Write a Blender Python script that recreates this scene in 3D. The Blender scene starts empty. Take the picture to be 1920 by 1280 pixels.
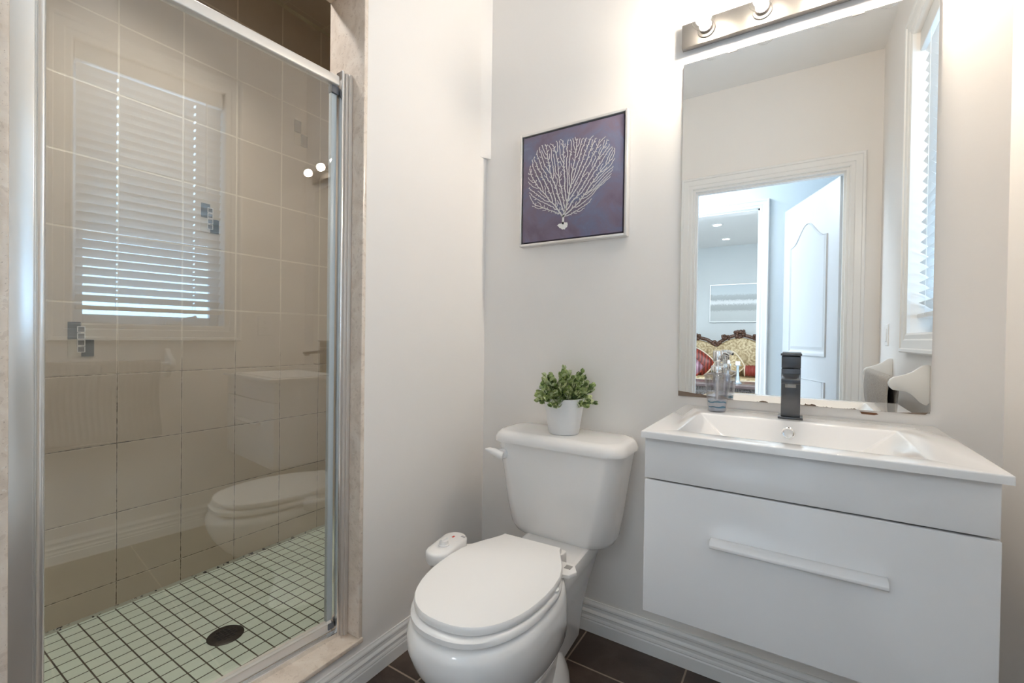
import bpy, bmesh, math, random
import numpy as np
from mathutils import Vector, Matrix, noise as mnoise

random.seed(7)
PI = math.pi
SC = bpy.context.scene
COL = SC.collection

# ------------------------------------------------------------------ camera
CAM = Vector((1.116, -1.55, 1.07))
YAW, PITCH, ROLL = math.radians(-32.236), math.radians(0.5586), math.radians(0.7776)
FPX = 842.98
cam = bpy.data.cameras.new('camera')
cam.sensor_fit = 'HORIZONTAL'
cam.sensor_width = 36.0
cam.lens = FPX * 36.0 / 1920.0
cam.clip_start = 0.02
cam.clip_end = 60
co = bpy.data.objects.new('camera', cam)
COL.objects.link(co)


def cam_matrix():
    cy, sy = math.cos(YAW), math.sin(YAW)
    M = Matrix(((cy, -sy, 0), (0, 0, -1), (sy, cy, 0)))        # rows: right, down, forward
    c, s = math.cos(PITCH), math.sin(PITCH)
    P = Matrix(((1, 0, 0), (0, c, -s), (0, s, c)))
    c, s = math.cos(ROLL), math.sin(ROLL)
    Q = Matrix(((c, -s, 0), (s, c, 0), (0, 0, 1)))
    W = Q @ P @ M
    r, d, f = W[0], W[1], W[2]
    R = Matrix((r, -d, -f)).transposed().to_4x4()
    return Matrix.Translation(CAM) @ R


co.matrix_world = cam_matrix()
SC.camera = co

# ------------------------------------------------------------------ render look
SC.view_settings.view_transform = 'Standard'
SC.view_settings.look = 'None'
SC.view_settings.exposure = -0.05
SC.view_settings.gamma = 1.0
SC.view_settings.use_curve_mapping = False
cy = SC.cycles
cy.max_bounces = 14
cy.diffuse_bounces = 7
cy.glossy_bounces = 7
cy.transmission_bounces = 8
cy.transparent_max_bounces = 24
cy.sample_clamp_indirect = 6.0
cy.use_denoising = True
cy.blur_glossy = 0.3

# ------------------------------------------------------------------ world (daylight outside the window)
w = bpy.data.worlds.new('world')
SC.world = w
w.use_nodes = True
bg = w.node_tree.nodes['Background']
bg.inputs[0].default_value = (0.50, 0.75, 1.0, 1)
bg.inputs[1].default_value = 8.0


def area(name, loc, size, power, color, rot=(0, 0, 0), size_y=None):
    l = bpy.data.lights.new(name, 'AREA')
    l.energy = power
    l.color = color
    l.size = size
    if size_y:
        l.shape = 'RECTANGLE'
        l.size_y = size_y
    o = bpy.data.objects.new(name, l)
    o.location = loc
    o.rotation_euler = rot
    COL.objects.link(o)
    return o


BULB_L = 370.0          # emission of the vanity bulbs
CEIL = 2.84
REAR = -1.96
# unseen daylight-coloured area lights added to fill the hallway and living room
area('hall_fill', (-0.35, -2.6, CEIL - 0.02), 1.0, 58.0, (0.76, 0.87, 1.0), size_y=0.6)
area('living_fill', (0.4, -4.15, CEIL - 0.02), 3.0, 170.0, (0.84, 0.93, 1.0), size_y=1.4)
# daylight guided through the window opening
pl = area('window_portal', (1.70, -0.779, 1.77), 0.62, 1.0, (1, 1, 1), rot=(0, math.radians(90), 0), size_y=0.64)
pl.data.shape = 'RECTANGLE'
pl.data.size = 1.32
pl.data.size_y = 0.64
pl.data.cycles.is_portal = True


# ------------------------------------------------------------------ mesh helpers
def new_bm():
    return bmesh.new()


def box(bm, a, b):
    x0, y0, z0 = [min(p, q) for p, q in zip(a, b)]
    x1, y1, z1 = [max(p, q) for p, q in zip(a, b)]
    v = [bm.verts.new(p) for p in ((x0, y0, z0), (x1, y0, z0), (x1, y1, z0), (x0, y1, z0),
                                   (x0, y0, z1), (x1, y0, z1), (x1, y1, z1), (x0, y1, z1))]
    for f in ((0, 3, 2, 1), (4, 5, 6, 7), (0, 1, 5, 4), (1, 2, 6, 5), (2, 3, 7, 6), (3, 0, 4, 7)):
        bm.faces.new([v[i] for i in f])
    return v


def loft(bm, rings, cap0=True, cap1=True, closed=True):
    vr = [[bm.verts.new(p) for p in r] for r in rings]
    n = len(vr[0])
    for a, b in zip(vr[:-1], vr[1:]):
        for i in range(n if closed else n - 1):
            j = (i + 1) % n
            bm.faces.new((a[i], a[j], b[j], b[i]))
    if cap0:
        bm.faces.new(list(reversed(vr[0])))
    if cap1:
        bm.faces.new(vr[-1])
    return vr


def lathe(bm, prof, c, n=32, axis='z', cap0=True, cap1=True):
    rings = []
    for r, h in prof:
        ring = []
        for i in range(n):
            t = 2 * PI * i / n
            u, v = r * math.cos(t), r * math.sin(t)
            if axis == 'z':
                p = (c[0] + u, c[1] + v, c[2] + h)
            elif axis == 'y':
                p = (c[0] + v, c[1] + h, c[2] + u)
            else:
                p = (c[0] + h, c[1] + u, c[2] + v)
            ring.append(Vector(p))
        rings.append(ring)
    return loft(bm, rings, cap0, cap1)


def tube(bm, pts, r, n=10, rs=None, flat=1.0):
    pts = [Vector(p) for p in pts]
    rings = []
    up = Vector((0.0123, 0.0321, 1)).normalized()
    for i, p in enumerate(pts):
        d = (pts[min(i + 1, len(pts) - 1)] - pts[max(i - 1, 0)]).normalized()
        s = d.cross(up)
        if s.length < 1e-3:
            s = d.cross(Vector((1, 0, 0)))
        s.normalize()
        t = s.cross(d).normalized()
        rr = rs[i] if rs else r
        rings.append([p + s * rr * math.cos(2 * PI * k / n) + t * rr * flat * math.sin(2 * PI * k / n) for k in range(n)])
    return loft(bm, rings)


def prism(bm, poly, axis, a, b):
    """poly of 2-D points extruded along an axis: 'x' -> (y,z), 'y' -> (x,z), 'z' -> (x,y)"""
    def P(q, h):
        if axis == 'x':
            return Vector((h, q[0], q[1]))
        if axis == 'y':
            return Vector((q[0], h, q[1]))
        return Vector((q[0], q[1], h))
    return loft(bm, [[P(q, a) for q in poly], [P(q, b) for q in poly]])


def rrect(x0, x1, y0, y1, r, n=6):
    out = []
    for cx, cyy, a0 in ((x1 - r, y1 - r, 0), (x0 + r, y1 - r, 90), (x0 + r, y0 + r, 180), (x1 - r, y0 + r, 270)):
        for i in range(n + 1):
            a = math.radians(a0 + 90 * i / n)
            out.append((cx + r * math.cos(a), cyy + r * math.sin(a)))
    return out


def uvball(bm, c, rx, ry=None, rz=None, n=16, m=10):
    ry = ry or rx
    rz = rz or rx
    rings = []
    for j in range(1, m):
        ph = PI * j / m
        rings.append([Vector((c[0] + rx * math.sin(ph) * math.cos(2 * PI * i / n),
                              c[1] + ry * math.sin(ph) * math.sin(2 * PI * i / n),
                              c[2] - rz * math.cos(ph))) for i in range(n)])
    vr = loft(bm, rings, False, False)
    b = bm.verts.new((c[0], c[1], c[2] - rz))
    t = bm.verts.new((c[0], c[1], c[2] + rz))
    for i in range(n):
        j = (i + 1) % n
        bm.faces.new((b, vr[0][j], vr[0][i]))
        bm.faces.new((t, vr[-1][i], vr[-1][j]))


def wpos(o):
    p = Vector((0, 0, 0))
    while o is not None:
        p += Vector(o.location)
        o = o.parent
    return p


def obj(name, bm, m, parent=None, smooth=False, bevel=0.0, local=False, seg=2, sub=0, solid=0.0):
    if parent is not None and not local:
        off = wpos(parent)
        for v in bm.verts:
            v.co -= off
    bmesh.ops.recalc_face_normals(bm, faces=bm.faces)
    me = bpy.data.meshes.new(name)
    bm.to_mesh(me)
    bm.free()
    if smooth:
        for p in me.polygons:
            p.use_smooth = True
    me.materials.append(m)
    o = bpy.data.objects.new(name, me)
    COL.objects.link(o)
    if parent is not None:
        o.parent = parent
    if solid:
        md = o.modifiers.new('solid', 'SOLIDIFY')
        md.thickness = solid
        md.offset = 0
    if bevel:
        md = o.modifiers.new('bevel', 'BEVEL')
        md.width = bevel
        md.segments = seg
        md.limit_method = 'ANGLE'
        md.angle_limit = math.radians(40)
    if sub:
        md = o.modifiers.new('sub', 'SUBSURF')
        md.levels = sub
        md.render_levels = sub
    if smooth or bevel:
        # keep hard creases crisp
        for p in me.polygons:
            p.use_smooth = True
        md = o.modifiers.new('split', 'EDGE_SPLIT')
        md.split_angle = math.radians(48)
        md.use_edge_sharp = False
    return o


def empty(name, loc, rz=0.0):
    o = bpy.data.objects.new(name, None)
    o.location = loc
    o.rotation_euler = (0, 0, rz)
    o.empty_display_size = 0.05
    COL.objects.link(o)
    return o


def tag(o, label, cat, group=None):
    o['label'] = label
    o['category'] = cat
    if group:
        o['group'] = group
    return o


def struct(o, label=None):
    o['kind'] = 'structure'
    if label:
        o['label'] = label
    return o


def dup(root, loc, label=None):
    r = root.copy()
    COL.objects.link(r)
    r.location = loc
    if label:
        r['label'] = label
    for ch in list(root.children):
        c = ch.copy()
        COL.objects.link(c)
        c.parent = r
        for g in ch.children:
            d = g.copy()
            COL.objects.link(d)
            d.parent = c
    return r


# ------------------------------------------------------------------ materials
def srgb(r, g, b):
    def f(c):
        c /= 255.0
        return c / 12.92 if c <= 0.04045 else ((c + 0.055) / 1.055) ** 2.4
    return (f(r), f(g), f(b), 1)


class N:
    """small node-tree writer"""

    def __init__(self, name):
        self.m = bpy.data.materials.new(name)
        self.m.use_nodes = True
        self.t = self.m.node_tree
        self.b = self.t.nodes['Principled BSDF']
        self.out = self.t.nodes['Material Output']
        self._c = None

    def n(self, typ, **kw):
        nd = self.t.nodes.new(typ)
        for k, v in kw.items():
            setattr(nd, k, v)
        return nd

    def link(self, a, b):
        self.t.links.new(a, b)

    def coord(self):
        if self._c is None:
            self._c = self.n('ShaderNodeNewGeometry').outputs['Position']
        return self._c

    def val(self, sock, v):
        if hasattr(v, 'links'):
            self.link(v, sock)
        else:
            sock.default_value = v

    def math(self, op, a, b=0.0, c=0.0):
        nd = self.n('ShaderNodeMath', operation=op)
        for s, v in zip(nd.inputs, (a, b, c)):
            self.val(s, v)
        return nd.outputs[0]

    def mix(self, f, a, b, mode='MIX'):
        nd = self.n('ShaderNodeMix', data_type='RGBA', blend_type=mode)
        self.val(nd.inputs['Factor'], f)
        self.val(nd.inputs[6], a)
        self.val(nd.inputs[7], b)
        return nd.outputs[2]

    def noise(self, scale, detail=3.0, rough=0.5, vec=None, out='Fac', dist=0.0):
        nd = self.n('ShaderNodeTexNoise')
        self.link(vec or self.coord(), nd.inputs['Vector'])
        nd.inputs['Scale'].default_value = scale
        nd.inputs['Detail'].default_value = detail
        nd.inputs['Roughness'].default_value = rough
        nd.inputs['Distortion'].default_value = dist
        return nd.outputs[out]

    def voro(self, scale, feature='F1', vec=None, out='Distance'):
        nd = self.n('ShaderNodeTexVoronoi', feature=feature)
        self.link(vec or self.coord(), nd.inputs['Vector'])
        nd.inputs['Scale'].default_value = scale
        return nd.outputs[out]

    def ramp(self, fac, stops):
        nd = self.n('ShaderNodeValToRGB')
        self.link(fac, nd.inputs[0])
        e = nd.color_ramp.elements
        while len(e) < len(stops):
            e.new(0.5)
        for el, (p, c) in zip(e, stops):
            el.position = p
            el.color = c if len(c) == 4 else (*c, 1)
        return nd.outputs[0]

    def bump(self, h, strength=0.1, dist=0.002):
        nd = self.n('ShaderNodeBump')
        self.val(nd.inputs['Height'], h)
        nd.inputs['Strength'].default_value = strength
        nd.inputs['Distance'].default_value = dist
        self.link(nd.outputs[0], self.b.inputs['Normal'])

    def xyz(self):
        nd = self.n('ShaderNodeSeparateXYZ')
        self.link(self.coord(), nd.inputs[0])
        return nd.outputs

    def set(self, color=None, rough=None, metal=None, spec=None, coat=None):
        if color is not None:
            self.val(self.b.inputs['Base Color'], color)
        if rough is not None:
            self.val(self.b.inputs['Roughness'], rough)
        if metal is not None:
            self.b.inputs['Metallic'].default_value = metal
        if spec is not None:
            self.b.inputs['Specular IOR Level'].default_value = spec
        if coat is not None:
            self.b.inputs['Coat Weight'].default_value = coat
            self.b.inputs['Coat Roughness'].default_value = 0.04
        return self.m


def plain(name, c, rough=0.5, metal=0.0, var=0.03, scale=8.0, bump=0.0, bscale=200.0, spec=None, coat=None):
    q = N(name)
    f = q.noise(scale, 3)
    lo = tuple(max(0, x * (1 - var)) for x in c[:3]) + (1,)
    hi = tuple(min(1, x * (1 + var)) for x in c[:3]) + (1,)
    q.set(q.mix(f, lo, hi), rough, metal, spec, coat)
    if bump:
        q.bump(q.noise(bscale, 2), bump, 0.001)
    return q.m


def grid(q, axes, wd):
    """grout mask (1 in the joint) and a per-tile random value; axes: (coord socket, spacing, offset)"""
    mask = None
    ids = []
    for s, sp, off in axes:
        u = q.math('DIVIDE', q.math('SUBTRACT', s, off), sp)
        f = q.math('FRACT', u)
        ids.append(q.math('FLOOR', u))
        d = q.math('MULTIPLY', q.math('MINIMUM', f, q.math('SUBTRACT', 1.0, f)), sp)
        mr = q.n('ShaderNodeMapRange', interpolation_type='SMOOTHSTEP')
        q.link(d, mr.inputs[0])
        mr.inputs[1].default_value = wd * 0.35
        mr.inputs[2].default_value = wd * 0.65
        mr.inputs[3].default_value = 1.0
        mr.inputs[4].default_value = 0.0
        m = mr.outputs[0]
        mask = m if mask is None else q.math('MAXIMUM', mask, m)
    cv = q.n('ShaderNodeCombineXYZ')
    for i, s in enumerate(ids):
        q.link(s, cv.inputs[i])
    wn = q.n('ShaderNodeTexWhiteNoise')
    q.link(cv.outputs[0], wn.inputs[0])
    return mask, wn.outputs['Value']


def glass_mat(name, tint, f0=0.045, rough=0.0):
    q = N(name)
    q.t.nodes.remove(q.b)
    g = q.n('ShaderNodeNewGeometry')
    dp = q.n('ShaderNodeVectorMath', operation='DOT_PRODUCT')
    q.link(g.outputs['Normal'], dp.inputs[0])
    q.link(g.outputs['Incoming'], dp.inputs[1])
    c = q.math('ABSOLUTE', dp.outputs['Value'])
    p = q.math('POWER', q.math('SUBTRACT', 1.0, c), 5.0)
    fr = q.math('MULTIPLY_ADD', p, 1.0 - f0, f0)
    tr = q.n('ShaderNodeBsdfTransparent')
    wob = q.noise(3.0, 1)
    col = q.mix(wob, tuple(x * 0.995 for x in tint[:3]) + (1,), tint)
    q.link(col, tr.inputs[0])
    gl = q.n('ShaderNodeBsdfGlossy')
    gl.inputs['Roughness'].default_value = rough
    mx = q.n('ShaderNodeMixShader')
    q.link(fr, mx.inputs[0])
    q.link(tr.outputs[0], mx.inputs[1])
    q.link(gl.outputs[0], mx.inputs[2])
    q.link(mx.outputs[0], q.out.inputs[0])
    return q.m


def emit_mat(name, c, s):
    q = N(name)
    q.b.inputs['Base Color'].default_value = (0.8, 0.8, 0.8, 1)
    q.b.inputs['Emission Color'].default_value = c
    q.b.inputs['Emission Strength'].default_value = s
    return q.m


M = {}
M['wall'] = plain('wall_paint', (0.85, 0.82, 0.787), 0.6, var=0.015, scale=3, bump=0.06, bscale=260)
M['ceil'] = plain('ceiling_paint', (0.86, 0.855, 0.84), 0.8, var=0.01, bump=0.05, bscale=150)
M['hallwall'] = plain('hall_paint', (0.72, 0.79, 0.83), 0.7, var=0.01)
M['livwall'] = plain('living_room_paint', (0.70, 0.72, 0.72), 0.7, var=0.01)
M['trim'] = plain('white_trim_paint', (0.84, 0.835, 0.82), 0.32, var=0.012, scale=6)
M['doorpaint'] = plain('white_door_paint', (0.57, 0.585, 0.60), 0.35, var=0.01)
M['ceramic'] = plain('white_ceramic', (0.88, 0.87, 0.86), 0.10, var=0.008, scale=3, coat=0.5)
M['plastic'] = plain('white_plastic', (0.87, 0.855, 0.84), 0.28, var=0.008, scale=3)
M['lacquer'] = plain('white_lacquer', (0.83, 0.83, 0.835), 0.14, var=0.006, scale=2, coat=0.3)
M['gap'] = plain('dark_gap', (0.05, 0.05, 0.05), 0.8)
M['chrome'] = plain('bright_chrome', (0.86, 0.87, 0.88), 0.12, 1.0, var=0.02, scale=30)
M['alu'] = plain('satin_aluminium', (0.86, 0.86, 0.86), 0.24, 1.0, var=0.03, scale=30)
M['alupost'] = plain('polished_aluminium_post', (0.86, 0.87, 0.87), 0.24, 0.72, var=0.02, scale=20)
M['alulight'] = plain('pale_anodised_rail', (0.80, 0.77, 0.73), 0.42, 0.35, var=0.02, scale=30)
M['nickel'] = plain('brushed_nickel', (0.30, 0.285, 0.27), 0.36, 1.0, var=0.06, scale=60)
M['gunmetal'] = plain('gunmetal', (0.10, 0.105, 0.115), 0.30, 0.85, var=0.12, scale=40)
M['bronze'] = plain('dark_bronze', (0.055, 0.05, 0.042), 0.42, 0.8, var=0.2, scale=60)
M['seal'] = plain('clear_grey_seal', (0.52, 0.58, 0.61), 0.3, var=0.04)
M['silverframe'] = plain('silver_frame', (0.78, 0.76, 0.74), 0.3, 0.6, var=0.02)
M['pot'] = plain('white_pot', (0.80, 0.80, 0.80), 0.4, var=0.01)
M['soil'] = plain('dark_soil', (0.03, 0.025, 0.018), 0.9, var=0.4, scale=80)
M['slat'] = plain('blind_slat', (0.76, 0.76, 0.75), 0.4, var=0.01)
M['vinyl'] = plain('white_vinyl', (0.78, 0.80, 0.82), 0.35, var=0.01)
M['cord'] = plain('white_cord', (0.8, 0.8, 0.8), 0.6)
M['shower_glass'] = glass_mat('shower_glass', (0.968, 0.980, 0.972, 1), 0.14)
M['window_glass'] = glass_mat('window_glass', (0.97, 0.985, 1, 1), 0.04)
M['bottle'] = glass_mat('clear_bottle', (0.90, 0.90, 0.92, 1), 0.12, 0.03)
M['bulb_glass'] = glass_mat('bulb_glass', (0.99, 0.99, 0.98, 1), 0.04)
M['bulb'] = emit_mat('bulb_glow', (1.0, 0.87, 0.73, 1), BULB_L)
M['downlight'] = emit_mat('downlight_glow', (0.95, 0.98, 1.0, 1), 9.0)
M['darkwood'] = plain('dark_wood', (0.06, 0.03, 0.02), 0.35, var=0.35, scale=25)
M['candle'] = plain('white_candle', (0.85, 0.85, 0.83), 0.5)
M['silverglass'] = plain('mercury_glass', (0.65, 0.72, 0.76), 0.18, 0.7, var=0.1, scale=50)
M['white_ink'] = plain('coral_white', (0.80, 0.79, 0.77), 0.7, var=0.05, scale=60)
M['red_mark'] = plain('red_mark', (0.6, 0.05, 0.03), 0.5)
M['grey_mark'] = plain('grey_mark', (0.45, 0.45, 0.47), 0.5)
M['near_black'] = plain('dark_slot', (0.03, 0.03, 0.03), 0.8)  # near-black stands in for shade inside slots and holes; also the wick


def mk_floor():
    q = N('brown_floor_tile')
    x, y, z = q.xyz()
    mask, rnd = grid(q, ((x, 0.346, 0.142), (y, 0.346, -0.185)), 0.0055)
    f = q.noise(7, 6, 0.62, dist=0.6)
    c = q.ramp(f, [(0.25, srgb(54, 43, 37)), (0.5, srgb(74, 60, 52)), (0.8, srgb(102, 86, 75))])
    c = q.mix(q.math('MULTIPLY', rnd, 0.35), c, srgb(50, 42, 38))
    sp = q.math('GREATER_THAN', q.noise(220, 1), 0.76)
    c = q.mix(q.math('MULTIPLY', sp, 0.35), c, srgb(150, 138, 126))
    c = q.mix(mask, c, srgb(158, 142, 128))
    q.set(c, q.math('MULTIPLY_ADD', mask, 0.35, 0.42))
    q.bump(q.math('SUBTRACT', q.math('MULTIPLY', f, 0.35), mask), 0.35, 0.002)
    return q.m


def mk_showertile(axes, base, dark, grout, gw):
    q = N('shower_tile_' + axes)
    x, y, z = q.xyz()
    A = {'x': (x, 0.204, -0.117), 'y': (y, 0.204, -0.115), 'z': (z, 0.2535, 0.156)}
    mask, rnd = grid(q, (A[axes[0]], A[axes[1]]), gw)
    f = q.noise(5, 5, 0.55, dist=0.5)
    c = q.mix(f, dark, base)
    c = q.mix(q.math('MULTIPLY', rnd, 0.18), c, tuple(v * 0.86 for v in base[:3]) + (1,))
    # joints go from clean caulk to blackened mould in broken patches low down
    core, _ = grid(q, (A[axes[0]], A[axes[1]]), gw * 0.62)
    hgt = q.math('ADD', z, q.math('MULTIPLY', q.math('SUBTRACT', q.noise(3, 2), 0.5), 0.9))
    mold = q.n('ShaderNodeMapRange', interpolation_type='SMOOTHSTEP')
    q.link(hgt, mold.inputs[0])
    for i_, v_ in ((1, 0.75), (2, 1.25), (3, 0.9), (4, 0.10)):
        mold.inputs[i_].default_value = v_
    bits = q.math('MULTIPLY_ADD', q.math('GREATER_THAN', q.noise(45, 4, 0.7), 0.5), 0.35, 0.65)
    c = q.mix(mask, c, grout)
    c = q.mix(q.math('MULTIPLY', core, q.math('MULTIPLY', mold.outputs[0], bits)), c, srgb(70, 52, 36))
    q.set(c, q.math('MULTIPLY_ADD', mask, 0.4, 0.30))
    q.bump(q.math('SUBTRACT', 1.0, mask), 0.4, 0.0015)
    return q.m


M['tile_wall'] = mk_showertile('yz', srgb(206, 193, 175), srgb(190, 176, 158), srgb(230, 219, 200), 0.006)
M['tile_end'] = mk_showertile('xz', srgb(206, 193, 175), srgb(190, 176, 158), srgb(230, 219, 200), 0.006)
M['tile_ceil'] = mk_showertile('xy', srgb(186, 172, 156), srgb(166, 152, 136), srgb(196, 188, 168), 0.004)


def mk_mosaic():
    q = N('mosaic_floor_tile')
    x, y, z = q.xyz()
    m1, r1 = grid(q, ((x, 0.0508, -0.952), (y, 0.0508, -0.936)), 0.0042)
    f = q.noise(4, 3)
    c = q.mix(f, srgb(220, 236, 218), srgb(234, 246, 230))
    c = q.mix(q.math('MULTIPLY', r1, 0.25), c, srgb(212, 220, 204))
    g = q.mix(q.noise(9, 2), srgb(52, 46, 34), srgb(92, 86, 68))
    q.set(q.mix(m1, c, g), q.math('MULTIPLY_ADD', m1, 0.4, 0.25))
    q.bump(q.math('SUBTRACT', 1.0, m1), 0.5, 0.0015)
    return q.m


M['mosaic'] = mk_mosaic()


def mk_marble():
    q = N('fossil_limestone')
    f = q.noise(12, 6, 0.6, dist=1.2)
    c = q.ramp(f, [(0.2, srgb(208, 192, 176)), (0.5, srgb(230, 217, 203)), (0.8, srgb(241, 232, 220))])
    warp = q.n('ShaderNodeVectorMath', operation='MULTIPLY_ADD')
    q.link(q.noise(22, 3, 0.6, out='Color'), warp.inputs[0])
    warp.inputs[1].default_value = (0.05, 0.05, 0.05)
    q.link(q.coord(), warp.inputs[2])
    v = q.voro(46, vec=warp.outputs[0])
    c = q.mix(q.math('MULTIPLY', q.math('LESS_THAN', v, 0.26), 0.35), c, srgb(200, 183, 168))
    sh = q.math('MULTIPLY', q.math('GREATER_THAN', q.noise(120, 3, 0.6, dist=2.5), 0.66), 0.6)
    c = q.mix(sh, c, srgb(150, 132, 118))
    lt = q.math('MULTIPLY', q.math('LESS_THAN', q.noise(95, 3, 0.6, dist=1.5), 0.34), 0.6)
    c = q.mix(lt, c, srgb(238, 232, 224))
    q.set(c, 0.22)
    return q.m


M['marble'] = mk_marble()


def mk_mirror():
    q = N('mirror_silvering')
    x, y, z = q.xyz()
    # desilvered brown patches along the bottom edge, strongest towards the corners
    edge = q.math('SUBTRACT', z, 0.885)
    nz = q.noise(16, 4, 0.6)
    left = q.math('MULTIPLY', q.math('MAXIMUM', q.math('SUBTRACT', 0.96, x), 0.0), 0.10)
    right = q.math('MULTIPLY', q.math('MAXIMUM', q.math('SUBTRACT', x, 1.345), 0.0), 0.10)
    h = q.math('ADD', q.math('MULTIPLY', q.math('MAXIMUM', q.math('SUBTRACT', nz, 0.50), 0.0), 0.05), q.math('ADD', left, right))
    bad = q.math('LESS_THAN', edge, h)
    pale = q.math('LESS_THAN', edge, q.math('ADD', h, 0.004))
    col = q.mix(bad, (0.93, 0.94, 0.93, 1), srgb(120, 104, 90))
    q.set(col, q.math('MULTIPLY', bad, 0.5), 1.0)
    q.link(q.math('SUBTRACT', 1.0, q.math('MULTIPLY', bad, 0.9)), q.b.inputs['Metallic'])
    return q.m


M['mirror'] = mk_mirror()


def mk_canvas():
    q = N('painted_canvas')
    f = q.noise(9, 5, 0.6, dist=0.8)
    c = q.ramp(f, [(0.25, srgb(104, 90, 110)), (0.48, srgb(122, 110, 130)), (0.62, srgb(116, 120, 148)), (0.8, srgb(146, 154, 178))])
    g = q.noise(40, 4, 0.7)
    c = q.mix(q.math('MULTIPLY', g, 0.25), c, srgb(84, 72, 88))
    q.set(c, 0.6)
    q.bump(q.noise(300, 2), 0.15, 0.001)
    return q.m


M['canvas'] = mk_canvas()


def mk_leaf():
    q = N('leaf_green')
    g = q.n('ShaderNodeNewGeometry')
    r = g.outputs['Random Per Island']
    c = q.ramp(r, [(0.0, srgb(70, 84, 48)), (0.2, srgb(116, 138, 80)), (0.45, srgb(168, 186, 116)), (0.75, srgb(208, 218, 160)), (1.0, srgb(224, 230, 196))])
    c = q.mix(q.math('MULTIPLY', q.noise(160, 2), 0.4), c, srgb(90, 114, 70))
    q.set(c, 0.5)
    return q.m


M['leaf'] = mk_leaf()


def mk_towel():
    q = N('grey_terry')
    f = q.noise(160, 3, 0.7)
    c = q.mix(f, srgb(140, 134, 128), srgb(200, 195, 189))
    q.set(c, 0.95, spec=0.1)
    q.bump(f, 0.6, 0.002)
    return q.m


M['towel'] = mk_towel()


def mk_damask():
    q = N('gold_damask')
    w1 = q.voro(7.0, 'F1')
    w2 = q.noise(22, 4, 0.6, dist=1.5)
    ring = q.math('SINE', q.math('MULTIPLY', w1, 20.0))
    f = q.math('ADD', q.math('MULTIPLY', ring, 0.10), w2)
    c = q.ramp(f, [(0.32, srgb(150, 126, 88)), (0.5, srgb(190, 166, 126)), (0.66, srgb(214, 194, 156))])
    q.set(c, 0.55)
    return q.m


M['damask'] = mk_damask()


def striped(name, a, b, scale, rough=0.6):
    q = N(name)
    wv = q.n('ShaderNodeTexWave')
    q.link(q.coord(), wv.inputs['Vector'])
    wv.inputs['Scale'].default_value = scale
    wv.inputs['Distortion'].default_value = 2.5
    q.set(q.mix(wv.outputs['Fac'], a, b), rough)
    return q.m


M['fringe'] = striped('beige_fringe', srgb(206, 186, 156), srgb(236, 222, 200), 22)
M['redcush'] = striped('rust_red_satin', srgb(84, 26, 20), srgb(160, 62, 44), 6, 0.4)
M['plumcush'] = striped('plum_satin', srgb(96, 60, 76), srgb(176, 132, 148), 5, 0.4)
M['ruffle'] = striped('red_ruffle', srgb(80, 18, 14), srgb(176, 76, 62), 26, 0.5)
M['carved'] = striped('carved_dark_wood', srgb(30, 22, 20), srgb(150, 138, 130), 14, 0.35)
M['carvedbrown'] = striped('carved_brown_wood', srgb(44, 24, 18), srgb(120, 84, 64), 18, 0.35)


def mk_seapaint():
    q = N('grey_abstract_paint')
    x, y, z = q.xyz()
    nz = q.noise(30, 5, 0.7)
    f = q.math('ADD', q.math('DIVIDE', q.math('SUBTRACT', z, 1.40), 0.72), q.math('MULTIPLY', q.math('SUBTRACT', nz, 0.5), 0.16))
    c = q.ramp(f, [(0.0, srgb(196, 198, 196)), (0.28, srgb(206, 208, 206)), (0.33, srgb(178, 180, 178)), (0.45, srgb(184, 186, 184)),
                   (0.50, srgb(240, 240, 240)), (0.56, srgb(232, 232, 232)), (0.60, srgb(180, 184, 184)), (0.70, srgb(190, 194, 194)),
                   (0.74, srgb(214, 220, 222)), (1.0, srgb(206, 214, 218))])
    q.set(c, 0.6)
    return q.m


M['seapaint'] = mk_seapaint()


def mk_swirl():
    q = N('blue_swirl_glass')
    x, y, z = q.xyz()
    f = q.math('SINE', q.math('ADD', q.math('MULTIPLY', z, 380.0), q.math('MULTIPLY', q.noise(26, 2), 7.0)))
    c = q.ramp(f, [(0.45, srgb(205, 212, 222)), (0.7, srgb(36, 120, 150))])
    q.set(c, 0.1)
    q.b.inputs['Transmission Weight'].default_value = 0.25
    return q.m


M['swirl'] = mk_swirl()
M['woodfloor'] = striped('pale_floor', srgb(176, 178, 180), srgb(196, 198, 200), 3)

# ================================================================== SETTING
WT = 0.10
SX0, SY0, SY1, SZ0, SZ1 = -0.975, -1.62, 0.02, 0.06, 2.635    # shower cell
XR = 1.544
OY0, OY1, OZ0, OZ1 = -1.377, -0.627, 0.129, 2.144               # shower opening in the left wall
JD = -0.15                                                      # depth of the jambs


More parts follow.
